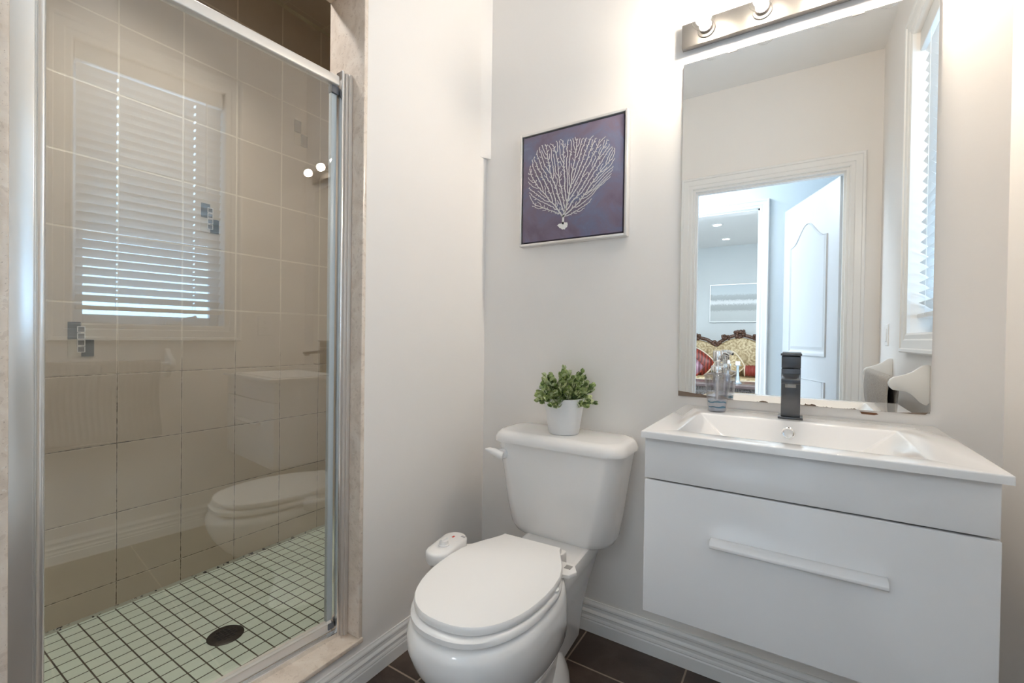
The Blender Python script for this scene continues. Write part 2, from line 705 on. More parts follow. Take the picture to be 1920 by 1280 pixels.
def walls():
    # floor
    b = new_bm(); box(b, (0, REAR - 0.11, -0.04), (XR, 0, 0)); struct(obj('floor', b, M['floor']), 'dark brown stone tile floor of the bathroom')
    # ceiling
    b = new_bm(); box(b, (-0.15, REAR, CEIL), (XR, 0, CEIL + 0.05)); struct(obj('ceiling', b, M['ceil']))
    # back wall
    b = new_bm(); box(b, (0, 0, -0.04), (XR + 0.1, WT, CEIL + 0.05)); struct(obj('wall_back', b, M['wall']), 'pale painted wall behind toilet and vanity')
    # left wall: frame around the shower opening
    b = new_bm()
    box(b, (JD, OY1, -0.04), (0, WT, CEIL))
    box(b, (JD, REAR, -0.04), (0, OY0, CEIL))
    box(b, (JD, OY0, OZ1), (0, OY1, CEIL))
    box(b, (JD, OY0, -0.04), (0, OY1, OZ0))
    struct(obj('wall_left', b, M['wall']), 'pale painted wall around the shower opening')
    # thickened plaster in the upper corner beside the toilet wall
    b = new_bm()
    prism(b, [(0.021 * (k / 8) ** 1.6, -0.048 + 0.006 * k) for k in range(9)] + [(0.0, 0.0)], 'z', 1.815, CEIL)
    struct(obj('trim_1', b, M['wall'], smooth=True), 'plaster build-up in the upper corner of the toilet wall')
    # right wall with a window opening
    b = new_bm()
    box(b, (XR, WY1, -0.04), (XR + 0.12, 0, CEIL))
    box(b, (XR, REAR, -0.04), (XR + 0.12, WY0, CEIL))
    box(b, (XR, WY0, WZ1), (XR + 0.12, WY1, CEIL))
    box(b, (XR, WY0, -0.04), (XR + 0.12, WY1, WZ0))
    struct(obj('wall_right', b, M['wall']))
    # rear wall with the doorway
    b = new_bm()
    box(b, (-0.15, REAR - 0.11, -0.04), (DX0, REAR, CEIL))
    box(b, (DX1, REAR - 0.11, -0.04), (XR + 0.12, REAR, CEIL))
    box(b, (DX0, REAR - 0.11, DZ), (DX1, REAR, CEIL))
    struct(obj('wall_rear', b, M['wall']))
    # shower cell
    b = new_bm(); box(b, (SX0 - 0.05, SY0, 0), (SX0, SY1, SZ1 + .05)); struct(obj('wall_shower', b, M['tile_wall']), 'beige tiled long wall inside the shower')
    b = new_bm()
    box(b, (SX0, SY1, 0), (JD, SY1 + 0.05, SZ1 + .05))
    box(b, (SX0, SY0 - 0.05, 0), (JD, SY0, SZ1 + .05))
    struct(obj('wall_shower_end', b, M['tile_end']))
    b = new_bm()
    box(b, (JD - 0.012, OY1 + 0.004, SZ0), (JD - 0.0005, SY1, SZ1))
    box(b, (JD - 0.012, SY0, SZ0), (JD - 0.0005, OY0 - 0.004, SZ1))
    box(b, (JD - 0.012, OY0 - 0.004, OZ1), (JD - 0.0005, OY1 + 0.004, SZ1))
    box(b, (JD - 0.012, OY0 - 0.004, SZ0), (JD - 0.0005, OY1 + 0.004, OZ0 - 0.002))
    struct(obj('wall_shower_front', b, M['tile_wall']))
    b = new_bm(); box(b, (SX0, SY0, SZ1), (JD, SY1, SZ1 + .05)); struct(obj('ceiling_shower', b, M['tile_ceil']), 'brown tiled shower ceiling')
    b = new_bm(); box(b, (SX0, SY0, SZ0 - .06), (JD, SY1, SZ0)); struct(obj('floor_shower', b, M['mosaic']), 'pale square mosaic shower floor with dark joints')
    # broken line of caulk and mould along the shower floor edge
    b = new_bm()
    prism(b, [(SX0, SZ0), (SX0 + 0.009, SZ0), (SX0, SZ0 + 0.008)], 'y', SY0, SY1)
    q = N('mouldy_caulk')
    mk = q.math('GREATER_THAN', q.noise(30, 4, 0.7), 0.58)
    q.set(q.mix(mk, srgb(170, 172, 154), srgb(30, 26, 20)), 0.6)
    struct(obj('trim_2', b, q.m), 'mould-stained caulk along the shower floor')
    b = new_bm()
    prism(b, [(SX0, SZ1), (SX0 + 0.012, SZ1), (SX0, SZ1 - 0.012)], 'y', SY0, SY1)
    struct(obj('trim_3', b, plain('caulk', srgb(176, 166, 140), 0.6)), 'caulk line under the shower ceiling')


WY0, WY1, WZ0, WZ1 = -1.09, -0.468, 1.11, 2.43         # window opening
DX0, DX1, DZ = 0.465, 1.385, 2.16                      # doorway opening
M['floor'] = mk_floor()
walls()


# limestone lining of the shower opening
def lining():
    t = 0.014
    for nm, a, c in (('jamb', (JD - .012, OY1 - t, OZ0 + t), (0.004, OY1 - .0002, OZ1 - t)),
                     ('post', (JD - .012, OY0 + .0002, OZ0 + t), (0.004, OY0 + t, OZ1 - t)),
                     ('head', (JD - .012, OY0 + .0002, OZ1 - t), (0.004, OY1 - .0002, OZ1 - .0002)),
                     ('curb', (JD - .012, OY0 + .0002, OZ0 + .0002), (0.010, OY1 - .0002, OZ0 + t))):
        b = new_bm()
        box(b, a, c)
        yield nm, b


n = 4
for nm, b in lining():
    o = struct(obj('trim_%d' % n, b, M['marble'], bevel=0.002), 'beige limestone %s lining the shower opening' % nm)
    n += 1


# baseboards (colonial profile)
def bb_profile():
    return [(0, 0), (0.0150, 0), (0.0150, 0.040), (0.0125, 0.044), (0.0150, 0.048), (0.0135, 0.054), (0.0115, 0.058), (0.0115, 0.066),
            (0.0135, 0.070), (0.0120, 0.074), (0.0085, 0.080), (0.0075, 0.090), (0.0095, 0.094), (0.0090, 0.100), (0.0050, 0.108), (0.0045, 0.112), (0, 0.112)]


b = new_bm(); prism(b, [(-d, z) for d, z in bb_profile()], 'x', 0, XR); struct(obj('baseboard_back', b, M['trim']), 'white moulded baseboard under the vanity')
b = new_bm(); prism(b, [(d, z_ * 0.90) for d, z_ in bb_profile()], 'y', REAR, -0.012); struct(obj('baseboard_left', b, M['trim']), 'white moulded baseboard below the shower curb')
b = new_bm(); prism(b, [(XR - d, z) for d, z in bb_profile()], 'y', REAR, -0.012); struct(obj('baseboard_right', b, M['trim']))


def casing_profile(wd):
    return [(0, 0), (0, 0.012), (0.008, 0.016), (0.30 * wd, 0.015), (0.36 * wd, 0.019), (0.75 * wd, 0.021), (0.80 * wd, 0.026), (wd - 0.006, 0.027), (wd, 0.022), (wd, 0)]


def picture_casing(bm, frame, place, wd):
    """mitred casing round a rectangle (u0,u1,v0,v1); place(u,v,h) maps to space"""
    u0, u1, v0, v1 = frame
    rings = []
    for (u, v, su, sv) in ((u0, v0, -1, -1), (u1, v0, 1, -1), (u1, v1, 1, 1), (u0, v1, -1, 1)):
        rings.append([Vector(place(u + su * d, v + sv * d, h)) for d, h in casing_profile(wd)])
    vr = [[bm.verts.new(p) for p in r] for r in rings]
    k = len(vr[0])
    for i in range(4):
        a, c = vr[i], vr[(i + 1) % 4]
        for j in range(k):
            jj = (j + 1) % k
            bm.faces.new((a[j], a[jj], c[jj], c[j]))


# ------------------------------------------------------------------ window in the right wall
def window():
    W = bpy.data.objects.new('window_1', None)
    W.location = (XR, -0.81, WZ0)
    COL.objects.link(W)
    struct(W, 'white casement window with a half closed blind')
    b = new_bm()
    picture_casing(b, (WY0, WY1, WZ0, WZ1), lambda u, v, h: (XR - h, u, v), 0.086)
    obj('window_casing', b, M['trim'], W)
    xg = XR + 0.105
    b = new_bm()
    t = 0.045
    for a, c in (((XR + .085, WY0, WZ0), (XR + .12, WY0 + t, WZ1)), ((XR + .085, WY1 - t, WZ0), (XR + .12, WY1, WZ1)),
                 ((XR + .085, WY0 + t, WZ0), (XR + .12, WY1 - t, WZ0 + t)), ((XR + .085, WY0 + t, WZ1 - t), (XR + .12, WY1 - t, WZ1))):
        box(b, a, c)
    obj('window_sash', b, M['vinyl'], W, bevel=0.003)
    b = new_bm(); box(b, (xg - .002, WY0 + t, WZ0 + t), (xg + .002, WY1 - t, WZ1 - t)); obj('window_pane', b, M['window_glass'], W)
    # crank handle on the sash
    b = new_bm()
    box(b, (XR + .062, -0.72, WZ0 + .003), (XR + .085, -0.60, WZ0 + .022))
    tube(b, [(XR + .06, -0.66, WZ0 + .02), (XR + .045, -0.64, WZ0 + .038), (XR + .04, -0.60, WZ0 + .045)], 0.006, 8)
    uvball(b, (XR + .04, -0.595, WZ0 + .046), 0.010, n=10, m=6)
    obj('crank_handle', b, M['vinyl'], W, smooth=True)
    # blind
    B = empty('window_blind', (XR + 0.05, -0.81, 2.42))
    tag(B, 'white horizontal slat blind hanging in the window of the right wall', 'blind')
    b = new_bm(); box(b, (XR + .012, WY0 + .006, 2.345), (XR + .075, WY1 - .006, 2.428)); obj('headrail', b, M['slat'], B, bevel=0.003)
    b = new_bm()
    xs = XR + 0.045
    zz = 2.318
    k = 0
    while zz > 1.215:
        tl = -math.radians(55 if zz > 1.9 else 55 - 21 * min(1, (1.9 - zz) / 0.65))
        hw = 0.025
        dx, dz = hw * math.cos(tl), hw * math.sin(tl)
        y0, y1 = WY0 + 0.014, WY1 - 0.007
        nx, nz = -math.sin(tl) * 0.0013, math.cos(tl) * 0.0013
        # room edge high, outside edge low
        a = (xs - dx, zz - dz); c = (xs + dx, zz + dz)
        mid = (xs + nx * 2.2, zz + nz * 2.2)
        cuts = [y0]
        for cyv in (-0.925, -0.60):
            cuts += [cyv - .004, cyv + .004]
        cuts.append(y1)
        ux, uz = math.cos(tl) * .007, math.sin(tl) * .007
        A0, C0 = Vector(a), Vector(c)
        mL, mR = Vector((mid[0] - ux, mid[1] - uz)), Vector((mid[0] + ux, mid[1] + uz))
        mid = Vector(mid)
        nn_ = Vector((nx, nz))
        for k_ in range(len(cuts) - 1):
            runs = ((A0, mid, C0),) if k_ % 2 == 0 else ((A0, mL), (mR, C0))     # holes for the ladder cords
            for run in runs:
                prism(b, [tuple(p - nn_) for p in run] + [tuple(p + nn_) for p in reversed(run)], 'y', cuts[k_], cuts[k_ + 1])
        zz -= 0.0435
        k += 1
    obj('slats', b, M['slat'], B)
    b = new_bm(); box(b, (xs - .025, WY0 + .014, 1.175), (xs + .025, WY1 - .007, 1.195)); obj('bottom_rail', b, M['slat'], B, bevel=0.003)
    for yy in (-0.925, -0.60):
        b = new_bm()
        tube(b, [(xs - .027, yy, 2.345), (xs - .027, yy, 1.18)], 0.0012, 6)
        tube(b, [(xs + .027, yy, 2.345), (xs + .027, yy, 1.18)], 0.0012, 6)
        obj('ladder_cord', b, M['cord'], B)
    b = new_bm(); tube(b, [(XR + .008, -0.555, 2.345), (XR + .006, -0.555, 1.85)], 0.004, 8); obj('tilt_wand', b, M['vinyl'], B, smooth=True)
    return W


window()


# ------------------------------------------------------------------ doorway, door leaf, hallway and living room
def doorway():
    b = new_bm()
    # casing on the bathroom side (three sides)
    wd = 0.082
    pr = casing_profile(wd)
    def leg(su, u):
        rings = []
        for z, s in ((0.0, 0), (DZ, 1)):
            rings.append([Vector((u + su * d, REAR + h, z + (d if s else 0))) for d, h in pr])
        loft(b, rings)
    leg(-1, DX0); leg(1, DX1)
    rings = [[Vector((u + su * d, REAR + h, DZ + d)) for d, h in pr] for u, su in ((DX0, -1), (DX1, 1))]
    loft(b, rings)
    struct(obj('trim_10', b, M['trim']), 'white moulded casing of the doorway seen in the mirror')
    # jamb lining with a stop
    b = new_bm()
    for x0, x1 in ((DX0, DX0 + .016), (DX1 - .016, DX1)):
        box(b, (x0, REAR - .11, 0), (x1, REAR, DZ))
    box(b, (DX0 + .016, REAR - .11, DZ - .016), (DX1 - .016, REAR, DZ))
    for x0, x1 in ((DX0 + .016, DX0 + .028), (DX1 - .028, DX1 - .016)):
        box(b, (x0, REAR - .065, 0), (x1, REAR - .03, DZ - .016))
    box(b, (DX0 + .028, REAR - .065, DZ - .028), (DX1 - .028, REAR - .03, DZ - .016))
    struct(obj('trim_11', b, M['trim']))
    # leaf, hinged on the right jamb and swung into the hallway
    L = 0.87
    H = DZ - 0.022
    ang = math.radians(-112.0)           # leaf direction from the hinge
    D = bpy.data.objects.new('door_1', None)
    D.location = (DX1 - 0.020, REAR - 0.112, 0.008)
    D.rotation_euler = (0, 0, ang)
    COL.objects.link(D)
    struct(D, 'white moulded two-panel door standing open in the mirror')
    b = new_bm()
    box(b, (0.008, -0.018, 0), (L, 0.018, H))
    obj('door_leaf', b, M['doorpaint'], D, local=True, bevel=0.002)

    def panel(zb, zt, arch):
        x0, x1 = 0.15, L - 0.13
        pts = [(x0, zb), (x1, zb), (x1, zt)]
        m = 24
        for i in range(m + 1):
            t = i / m
            x = x1 + (x0 - x1) * t
            s = 0.5 - 0.5 * math.cos(2 * PI * t)
            pts.append((x, zt + arch * (s ** 1.3)))
        return pts
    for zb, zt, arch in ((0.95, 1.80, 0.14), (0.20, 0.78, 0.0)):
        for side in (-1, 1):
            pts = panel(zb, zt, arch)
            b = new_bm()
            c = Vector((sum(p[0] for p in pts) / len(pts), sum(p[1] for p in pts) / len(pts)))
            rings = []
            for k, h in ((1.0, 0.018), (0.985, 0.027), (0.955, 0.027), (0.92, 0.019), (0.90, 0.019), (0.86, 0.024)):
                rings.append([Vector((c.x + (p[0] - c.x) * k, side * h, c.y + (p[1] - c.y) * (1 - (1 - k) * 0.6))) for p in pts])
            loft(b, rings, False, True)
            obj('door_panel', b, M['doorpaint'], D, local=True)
    for hz in (1.88, 1.05, 0.22):
        b = new_bm()
        pts = rrect(0.010, 0.045, hz - .045, hz + .045, 0.012, 4)
        loft(b, [[Vector((p[0], 0.0175, p[1])) for p in pts], [Vector((p[0], 0.0205, p[1])) for p in pts]])
        lathe(b, [(0.0065, -0.046), (0.0065, 0.046)], (0.002, 0.020, hz), 10)
        obj('hinge', b, M['nickel'], D, local=True, smooth=True)
    b = new_bm()
    lathe(b, [(0.012, 0.0), (0.012, 0.03), (0.026, 0.04), (0.030, 0.055), (0.022, 0.068)], (L - 0.06, 0.018, 0.95), 16, axis='y')
    obj('door_knob', b, M['nickel'], D, local=True, smooth=True)


doorway()

HY = -3.05     # wall between the hallway and the living room
LY = -7.8
OX0, OX1, OZH = -0.60, 0.83, 2.25


def beyond():
    b = new_bm(); box(b, (-2.6, LY - .1, -.05), (3.2, REAR - .11, -0.001)); struct(obj('floor_hall', b, M['woodfloor']))
    b = new_bm(); box(b, (-2.6, LY - .1, CEIL), (3.2, REAR - .11, CEIL + .05)); struct(obj('ceiling_hall', b, M['ceil']))
    b = new_bm()
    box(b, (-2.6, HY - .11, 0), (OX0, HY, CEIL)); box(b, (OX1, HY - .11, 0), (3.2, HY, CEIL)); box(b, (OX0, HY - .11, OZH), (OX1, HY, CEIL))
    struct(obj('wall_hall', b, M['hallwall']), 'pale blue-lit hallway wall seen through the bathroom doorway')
    b = new_bm()
    box(b, (-1.5, HY, 0), (-1.4, REAR - .11, CEIL)); box(b, (2.1, HY, 0), (2.2, REAR - .11, CEIL))
    box(b, (-2.6, REAR - .12, 0), (-0.15, REAR - .11, CEIL)); box(b, (XR + .12, REAR - .12, 0), (3.2, REAR - .11, CEIL))
    struct(obj('wall_hall_end', b, M['hallwall']))
    b = new_bm()
    pr = casing_profile(0.075)
    for su, u in ((-1, OX0), (1, OX1)):
        loft(b, [[Vector((u + su * d, HY + h, 0)) for d, h in pr], [Vector((u + su * d, HY + h, OZH + d)) for d, h in pr]])
    loft(b, [[Vector((u + su * d, HY + h, OZH + d)) for d, h in pr] for u, su in ((OX0, -1), (OX1, 1))])
    box(b, (OX1 - .015, HY - .11, 0), (OX1, HY, OZH)); box(b, (OX0, HY - .11, 0), (OX0 + .015, HY, OZH)); box(b, (OX0, HY - .11, OZH - .015), (OX1, HY, OZH))
    struct(obj('trim_12', b, M['trim']), 'white casing of the living room doorway')
    b = new_bm()
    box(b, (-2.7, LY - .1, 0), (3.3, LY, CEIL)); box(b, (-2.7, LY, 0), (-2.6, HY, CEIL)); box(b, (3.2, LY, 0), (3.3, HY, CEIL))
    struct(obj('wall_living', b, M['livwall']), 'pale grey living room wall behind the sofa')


beyond()

# ================================================================== THINGS
# ------------------------------------------------------------------ shower enclosure
SHX, SHY, SHR = -0.062, -0.645, math.radians(-3.8)


def enclosure():
    E = empty('shower_enclosure', (SHX, SHY, OZ0 + 0.013), SHR)
    tag(E, 'framed glass shower door standing on the limestone curb', 'shower door')
    zb = OZ0 + 0.013
    z = lambda h: h - zb
    y0, y1 = -0.715, -0.028
    # header rail: a shallow channel with a rolled top
    b = new_bm()
    pr = [(-0.026, 1.824), (-0.002, 1.824), (0.0, 1.826), (0.0, 1.848), (-0.003, 1.853), (-0.023, 1.853), (-0.026, 1.850)]
    prism(b, [(p[0], z(p[1])) for p in pr], 'y', y0, y1 - 0.004)
    obj('header_rail', b, M['alulight'], E, local=True, bevel=0.0012)
    # broad post on the left
    b = new_bm()
    box(b, (-0.030, -0.716, z(OZ0 + .0135)), (-0.002, -0.668, z(1.93)))
    box(b, (-0.034, -0.668, z(OZ0 + .0135)), (-0.006, -0.664, z(1.93)))
    tube(b, [(-0.008, -0.659, z(OZ0 + .0135)), (-0.008, -0.659, z(1.93))], 0.0065, 16)
    obj('wall_post', b, M['alupost'], E, local=True, bevel=0.002)
    # right hand channel and the wall profile beside it
    b = new_bm()
    box(b, (-0.026, -0.026, z(OZ0 + .0135)), (0.006, -0.016, z(1.872)))
    obj('strike_channel', b, M['alu'], E, local=True, bevel=0.002)
    b = new_bm()
    box(b, (-0.022, -0.0155, z(OZ0 + .0135)), (0.010, 0.004, z(1.865)))
    box(b, (0.010, -0.008, z(OZ0 + .0135)), (0.016, 0.004, z(1.865)))
    obj('wall_profile', b, plain('worn_wall_profile', (0.72, 0.66, 0.60), 0.35, 0.3, var=0.05, scale=40), E, local=True, bevel=0.001)
    # sill track
    b = new_bm()
    box(b, (-0.045, y0, z(OZ0 + .013)), (0.004, y1 + 0.010, z(OZ0 + .019)))
    box(b, (0.000, y0, z(OZ0 + .019)), (0.004, y1 + 0.010, z(OZ0 + .027)))
    box(b, (-0.013, y0, z(OZ0 + .019)), (-0.010, y1 + 0.010, z(OZ0 + .030)))
    obj('sill_track', b, M['alu'], E, local=True)
    # the door: rail below, stile on the right, pane
    b = new_bm()
    prism(b, [(-0.030, z(0.160)), (-0.014, z(0.160)), (-0.012, z(0.164)), (-0.012, z(0.187)), (-0.016, z(0.193)), (-0.026, z(0.193)), (-0.030, z(0.188))], 'y', y0 + 0.05, y1 - 0.006)
    d = obj('bottom_rail', b, M['alulight'], E, local=True)
    b = new_bm()
    box(b, (-0.027, -0.050, z(0.194)), (-0.015, -0.031, z(1.800)))
    obj('door_stile', b, M['seal'], E, local=True, bevel=0.001)
    gp = plain('grey_pivot', (0.12, 0.13, 0.15), 0.4)
    b = new_bm()
    box(b, (-0.0305, -0.050, z(1.801)), (-0.010, -0.0275, z(1.8235)))
    obj('pivot_block', b, gp, E, local=True, bevel=0.001)
    b = new_bm()
    box(b, (-0.0305, -0.046, z(0.168)), (-0.008, -0.0275, z(0.186)))
    obj('pivot_block', b, gp, E, local=True, bevel=0.001)
    b = new_bm()
    box(b, (-0.0145, -0.664, z(0.186)), (-0.0095, -0.051, z(1.826)))
    obj('glass_pane', b, M['shower_glass'], E, local=True)


enclosure()


def shower_fill():  # unseen fitting and spot, added to lift the dark shower floor
    x, yv, z = -0.50, -0.86, SZ1
    D = empty('recessed_light', (x, yv, z))
    tag(D, 'unseen recessed light added to brighten the tiled shower', 'ceiling light')
    b = new_bm(); lathe(b, [(.075, 0), (.072, -.006), (.055, -.008), (.053, -.002)], (x, yv, z), 28, cap0=False, cap1=False); obj('trim_ring', b, M['plastic'], D, smooth=True)
    b = new_bm(); lathe(b, [(.053, -.002), (.045, -.003), (0, -.0035)], (x, yv, z), 24, cap1=False); obj('lens', b, M['downlight'], D, smooth=True)
    l = bpy.data.lights.new('shower_fill_spot', 'SPOT')
    l.energy = 68.0
    l.color = (1.0, 0.97, 0.95)
    l.spot_size = math.radians(115)
    l.spot_blend = 1.0
    l.shadow_soft_size = 0.05
    o = bpy.data.objects.new('shower_fill_spot', l)
    o.location = (x, yv, z - 0.02)
    COL.objects.link(o)


shower_fill()

# drain
dr = empty('shower_drain', (-0.480, -0.790, SZ0))
tag(dr, 'round dark bronze drain cover set in the mosaic shower floor', 'drain')
b = new_bm()
lathe(b, [(0.052, 0.0), (0.054, 0.001), (0.050, 0.004), (0.0, 0.0045)], (-0.480, -0.790, SZ0), 40, cap0=True, cap1=False)
obj('drain_cover', b, M['bronze'], dr, smooth=True)
b = new_bm()
for i in range(-2, 3):
    for j in range(-2, 3):
        if abs(i) + abs(j) < 4:
            cx, cyy = -0.480 + i * 0.0125, -0.790 + j * 0.0125
            box(b, (cx - .0042, cyy - .0042, SZ0 + .0035), (cx + .0042, cyy + .0042, SZ0 + .0056))
obj('drain_slots', b, M['near_black'], dr)


# metal-look accent inserts in the shower tiles
def accent(yc, zc, label, dark, light, rings):
    A = empty('accent_tile', (SX0, yc, zc))
    tag(A, label, 'accent tile', 'decorative inserts in the shower tiling')
    s = 0.034
    x0, x1 = SX0 - 0.001, SX0 + 0.0022
    b = new_bm()
    box(b, (x0, yc - s, zc + 0.001), (x1, yc - 0.001, zc + s * 1.75)); box(b, (x0, yc + 0.001, zc - s * 1.75), (x1, yc + s, zc - 0.001))
    obj('dark_square', b, dark, A)
    b = new_bm()
    box(b, (x0, yc + 0.001, zc + 0.001), (x1 - .0008, yc + s, zc + s * 1.75)); box(b, (x0, yc - s, zc - s * 1.75), (x1 - .0008, yc - 0.001, zc - 0.001))
    obj('pale_square', b, light, A)
    if rings:
        b = new_bm()
        c = new_bm()
        for k in range(4):
            zz = zc + 0.0345 - 0.023 * k
            r, t = 0.0105, 0.0022
            for a, d in (((yc - r, zz - r), (yc + r, zz - r + t)), ((yc - r, zz + r - t), (yc + r, zz + r)), ((yc - r, zz - r + t), (yc - r + t, zz + r - t)), ((yc + r - t, zz - r + t), (yc + r, zz + r - t))):
                box(b, (x1, a[0], a[1]), (x1 + .0018, d[0], d[1]))
            box(c, (x1, yc - r + t, zz - r + t), (x1 + .0006, yc + r - t, zz + r - t))
        obj('square_ring', b, M['alulight'], A)
        obj('inlay', c, plain('inlay_grey', (0.16, 0.15, 0.14), 0.3, 0.4, var=0.4, scale=60), A)


M['accdark'] = plain('dark_metal_insert', (0.085, 0.085, 0.080), 0.22, 0.5)
M['acclight'] = plain('pale_metal_insert', srgb(200, 188, 168), 0.3, 0.2)
M['accbronze'] = plain('bronze_insert', (0.22, 0.18, 0.135), 0.3, 0.3)
accent(-1.030, 1.042, 'lowest metal accent insert on shower wall, with four square rings', M['accdark'], M['acclight'], True)
accent(-0.628, 1.550, 'middle metal accent insert on shower wall, beside blind reflection', M['accdark'], M['acclight'], True)
accent(-0.222, 2.062, 'highest bronze accent insert on shower wall, near far end', M['accbronze'], M['acclight'], False)


# ------------------------------------------------------------------ toilet
TX = 0.4565
TXT = 0.437
TR = math.radians(3.1)         # seat and bowl sit a touch askew to the tank


def tw(p):
    """turn a point of the bowl about the hinge line"""
    c, s = math.cos(TR), math.sin(TR)
    x, y = p[0] - TX, p[1] + 0.30
    return Vector((TX + c * x - s * y, -0.30 + s * x + c * y, p[2]))


def egg(half, yw, yf, yb, z, n=56, pf=2.0, pb=2.0):
    ring = []
    for i in range(n):
        t = 2 * PI * i / n
        sx, cyv = math.sin(t), math.cos(t)
        p = pf if cyv > 0 else pb
        x = half * math.copysign(abs(sx) ** (2 / p), sx)
        if cyv > 0:
            y = yw + (yf - yw) * abs(cyv) ** (2 / p)
        else:
            y = yw + (yb - yw) * abs(cyv) ** (2 / p)
        ring.append(tw((TX + x, y, z)))
    return ring


def toilet():
    T = empty('toilet', (TX, -0.40, 0))
    tag(T, 'white two-piece toilet between the shower wall and the vanity', 'toilet')
    # bowl and pedestal
    b = new_bm()
    loft(b, [egg(.108, -.44, -.640, -.205, 0.0), egg(.110, -.44, -.642, -.203, 0.012), egg(.104, -.44, -.635, -.21, 0.035),
             egg(.090, -.45, -.625, -.23, .07), egg(.084, -.46, -.620, -.25, .11), egg(.088, -.47, -.635, -.26, .15), egg(.106, -.50, -.690, -.27, .19, pf=2.1),
             egg(.134, -.53, -.755, -.28, .235, pf=2.15), egg(.156, -.56, -.803, -.30, .280, pf=2.2), egg(.166, -.58, -.833, -.33, .325, pf=2.25),
             egg(.169, -.59, -.849, -.34, .365, pf=2.3), egg(.167, -.59, -.850, -.35, .395, pf=2.35), egg(.162, -.59, -.843, -.35, .412, pf=2.35), egg(.152, -.59, -.828, -.36, .420, pf=2.35)])
    # deck below the tank
    pts = lambda hw, y0, y1, zz, r: [tw((TX + p[0], p[1], zz)) for p in rrect(-hw, hw, y0, y1, r, 5)]
    loft(b, [pts(.060, -.40, -.10, .06, .04), pts(.066, -.42, -.08, .16, .04), pts(.080, -.44, -.06, .24, .04), pts(.105, -.46, -.04, .33, .04), pts(.118, -.47, -.035, .375, .04), pts(.114, -.47, -.035, .390, .035), pts(.106, -.46, -.04, .394, .03)])
    # foot flange
    e2 = lambda a, bb, zz: [tw((TX - 0.006 + a * math.cos(2 * PI * i / 40), -0.385 + bb * math.sin(2 * PI * i / 40), zz)) for i in range(40)]
    loft(b, [e2(.116, .170, 0.0), e2(.118, .172, .010), e2(.112, .165, .045), e2(.096, .148, .085), e2(.070, .12, .125), e2(.04, .08, .145)])
    obj('bowl', b, M['ceramic'], T, smooth=True)
    # bolt cap
    for sx in (-1, 1):
        b = new_bm()
        c = tw((TX + sx * 0.092, -0.44, 0.062))
        lathe(b, [(0.019, -0.02), (0.018, 0.012), (0.014, 0.022), (0.006, 0.026), (0.0, 0.0265)], c, 20, cap1=False)
        obj('bolt_cap', b, M['plastic'], T, smooth=True)
    # seat: ring below the lid
    b = new_bm()
    o = [egg(.157, -.58, -.833, -.40, .4225, pf=2.4), egg(.162, -.58, -.840, -.40, .427, pf=2.4), egg(.162, -.58, -.840, -.40, .438, pf=2.4), egg(.157, -.58, -.833, -.40, .4435, pf=2.4)]
    inn = [egg(.112, -.58, -.765, -.45, .4435), egg(.108, -.58, -.76, -.45, .4225)]
    rings = o + inn + [o[0]]
    vr = [[b.verts.new(p) for p in r] for r in rings[:-1]]
    vr.append(vr[0])
    for a, c in zip(vr[:-1], vr[1:]):
        for i in range(len(a)):
            j = (i + 1) % len(a)
            b.faces.new((a[i], a[j], c[j], c[i]))
    obj('seat', b, M['plastic'], T, smooth=True)
    # lid: straight back edge, concave shoulders, egg front
    half = [(-.3835, .094), (-.400, .098), (-.425, .110), (-.455, .126), (-.49, .142), (-.53, .154), (-.58, .159)]
    for k in range(1, 13):
        t = k / 12 * PI / 2
        half.append((-.58 - .249 * math.sin(t) ** (2 / 2.41), .159 * max(0.0, math.cos(t)) ** (2 / 2.41)))

    def lidring(k, zz):
        R = [(hw * k, -0.58 + (y + 0.58) * (1 - (1 - k) * .7)) for y, hw in half]
        L = [(-x, y) for x, y in reversed(R[:-1])]
        return [tw((TX + x, y, zz)) for x, y in R + L]
    b = new_bm()
    loft(b, [lidring(.97, .447), lidring(.995, .4485), lidring(1.0, .452), lidring(1.0, .461), lidring(.985, .465), lidring(.90, .4665), lidring(.5, .4685)])
    obj('lid', b, M['plastic'], T, smooth=True)
    for x, y in ((-.085, -.765), (.085, -.765), (-.150, -.56), (.150, -.56)):
        b = new_bm()
        c = tw((TX + x, y, 0))
        lathe(b, [(0.012, 0.4430), (0.012, 0.4478)], (c.x, c.y, 0), 12)
        obj('lid_bumper', b, M['plastic'], T)
    for sx in (-1, 1):
        b = new_bm()
        c = tw((TX + sx * .075, -.362, .418))
        prism(b, rrect(c.x - .024, c.x + .024, c.y - .022, c.y + .014, .010, 4), 'z', .404, .444)
        obj('hinge', b, M['plastic'], T, bevel=0.003)
    # tank
    def tr(hw, yf, yb, r, zz, bow=0.012):
        ring = []
        for x, y in rrect(-hw, hw, yf, yb, r, 8):
            k = max(0.0, 1 - (x / hw) ** 2)
            front = (yb - y) / (yb - yf)
            ring.append(Vector((TXT + x, y - bow * k * max(0, front), zz)))
        return ring
    b = new_bm()
    loft(b, [tr(.150, -.160, -.035, .05, .3800), tr(.170, -.184, -.03, .07, .3835), tr(.182, -.196, -.028, .075, .393), tr(.191, -.203, -.026, .07, .413), tr(.201, -.208, -.025, .06, .48),
             tr(.217, -.212, -.024, .052, .60), tr(.233, -.215, -.024, .048, .70)])
    obj('tank', b, M['ceramic'], T, smooth=True)
    b = new_bm()
    loft(b, [tr(.232, -.220, -.020, .050, .698), tr(.242, -.230, -.014, .056, .701), tr(.243, -.232, -.013, .058, .712), tr(.236, -.224, -.016, .060, .729), tr(.228, -.214, -.020, .060, .7365), tr(.214, -.198, -.028, .055, .7385)])
    obj('tank_lid', b, M['ceramic'], T, smooth=True)
    # flush lever, pointing to the left wall
    b = new_bm()
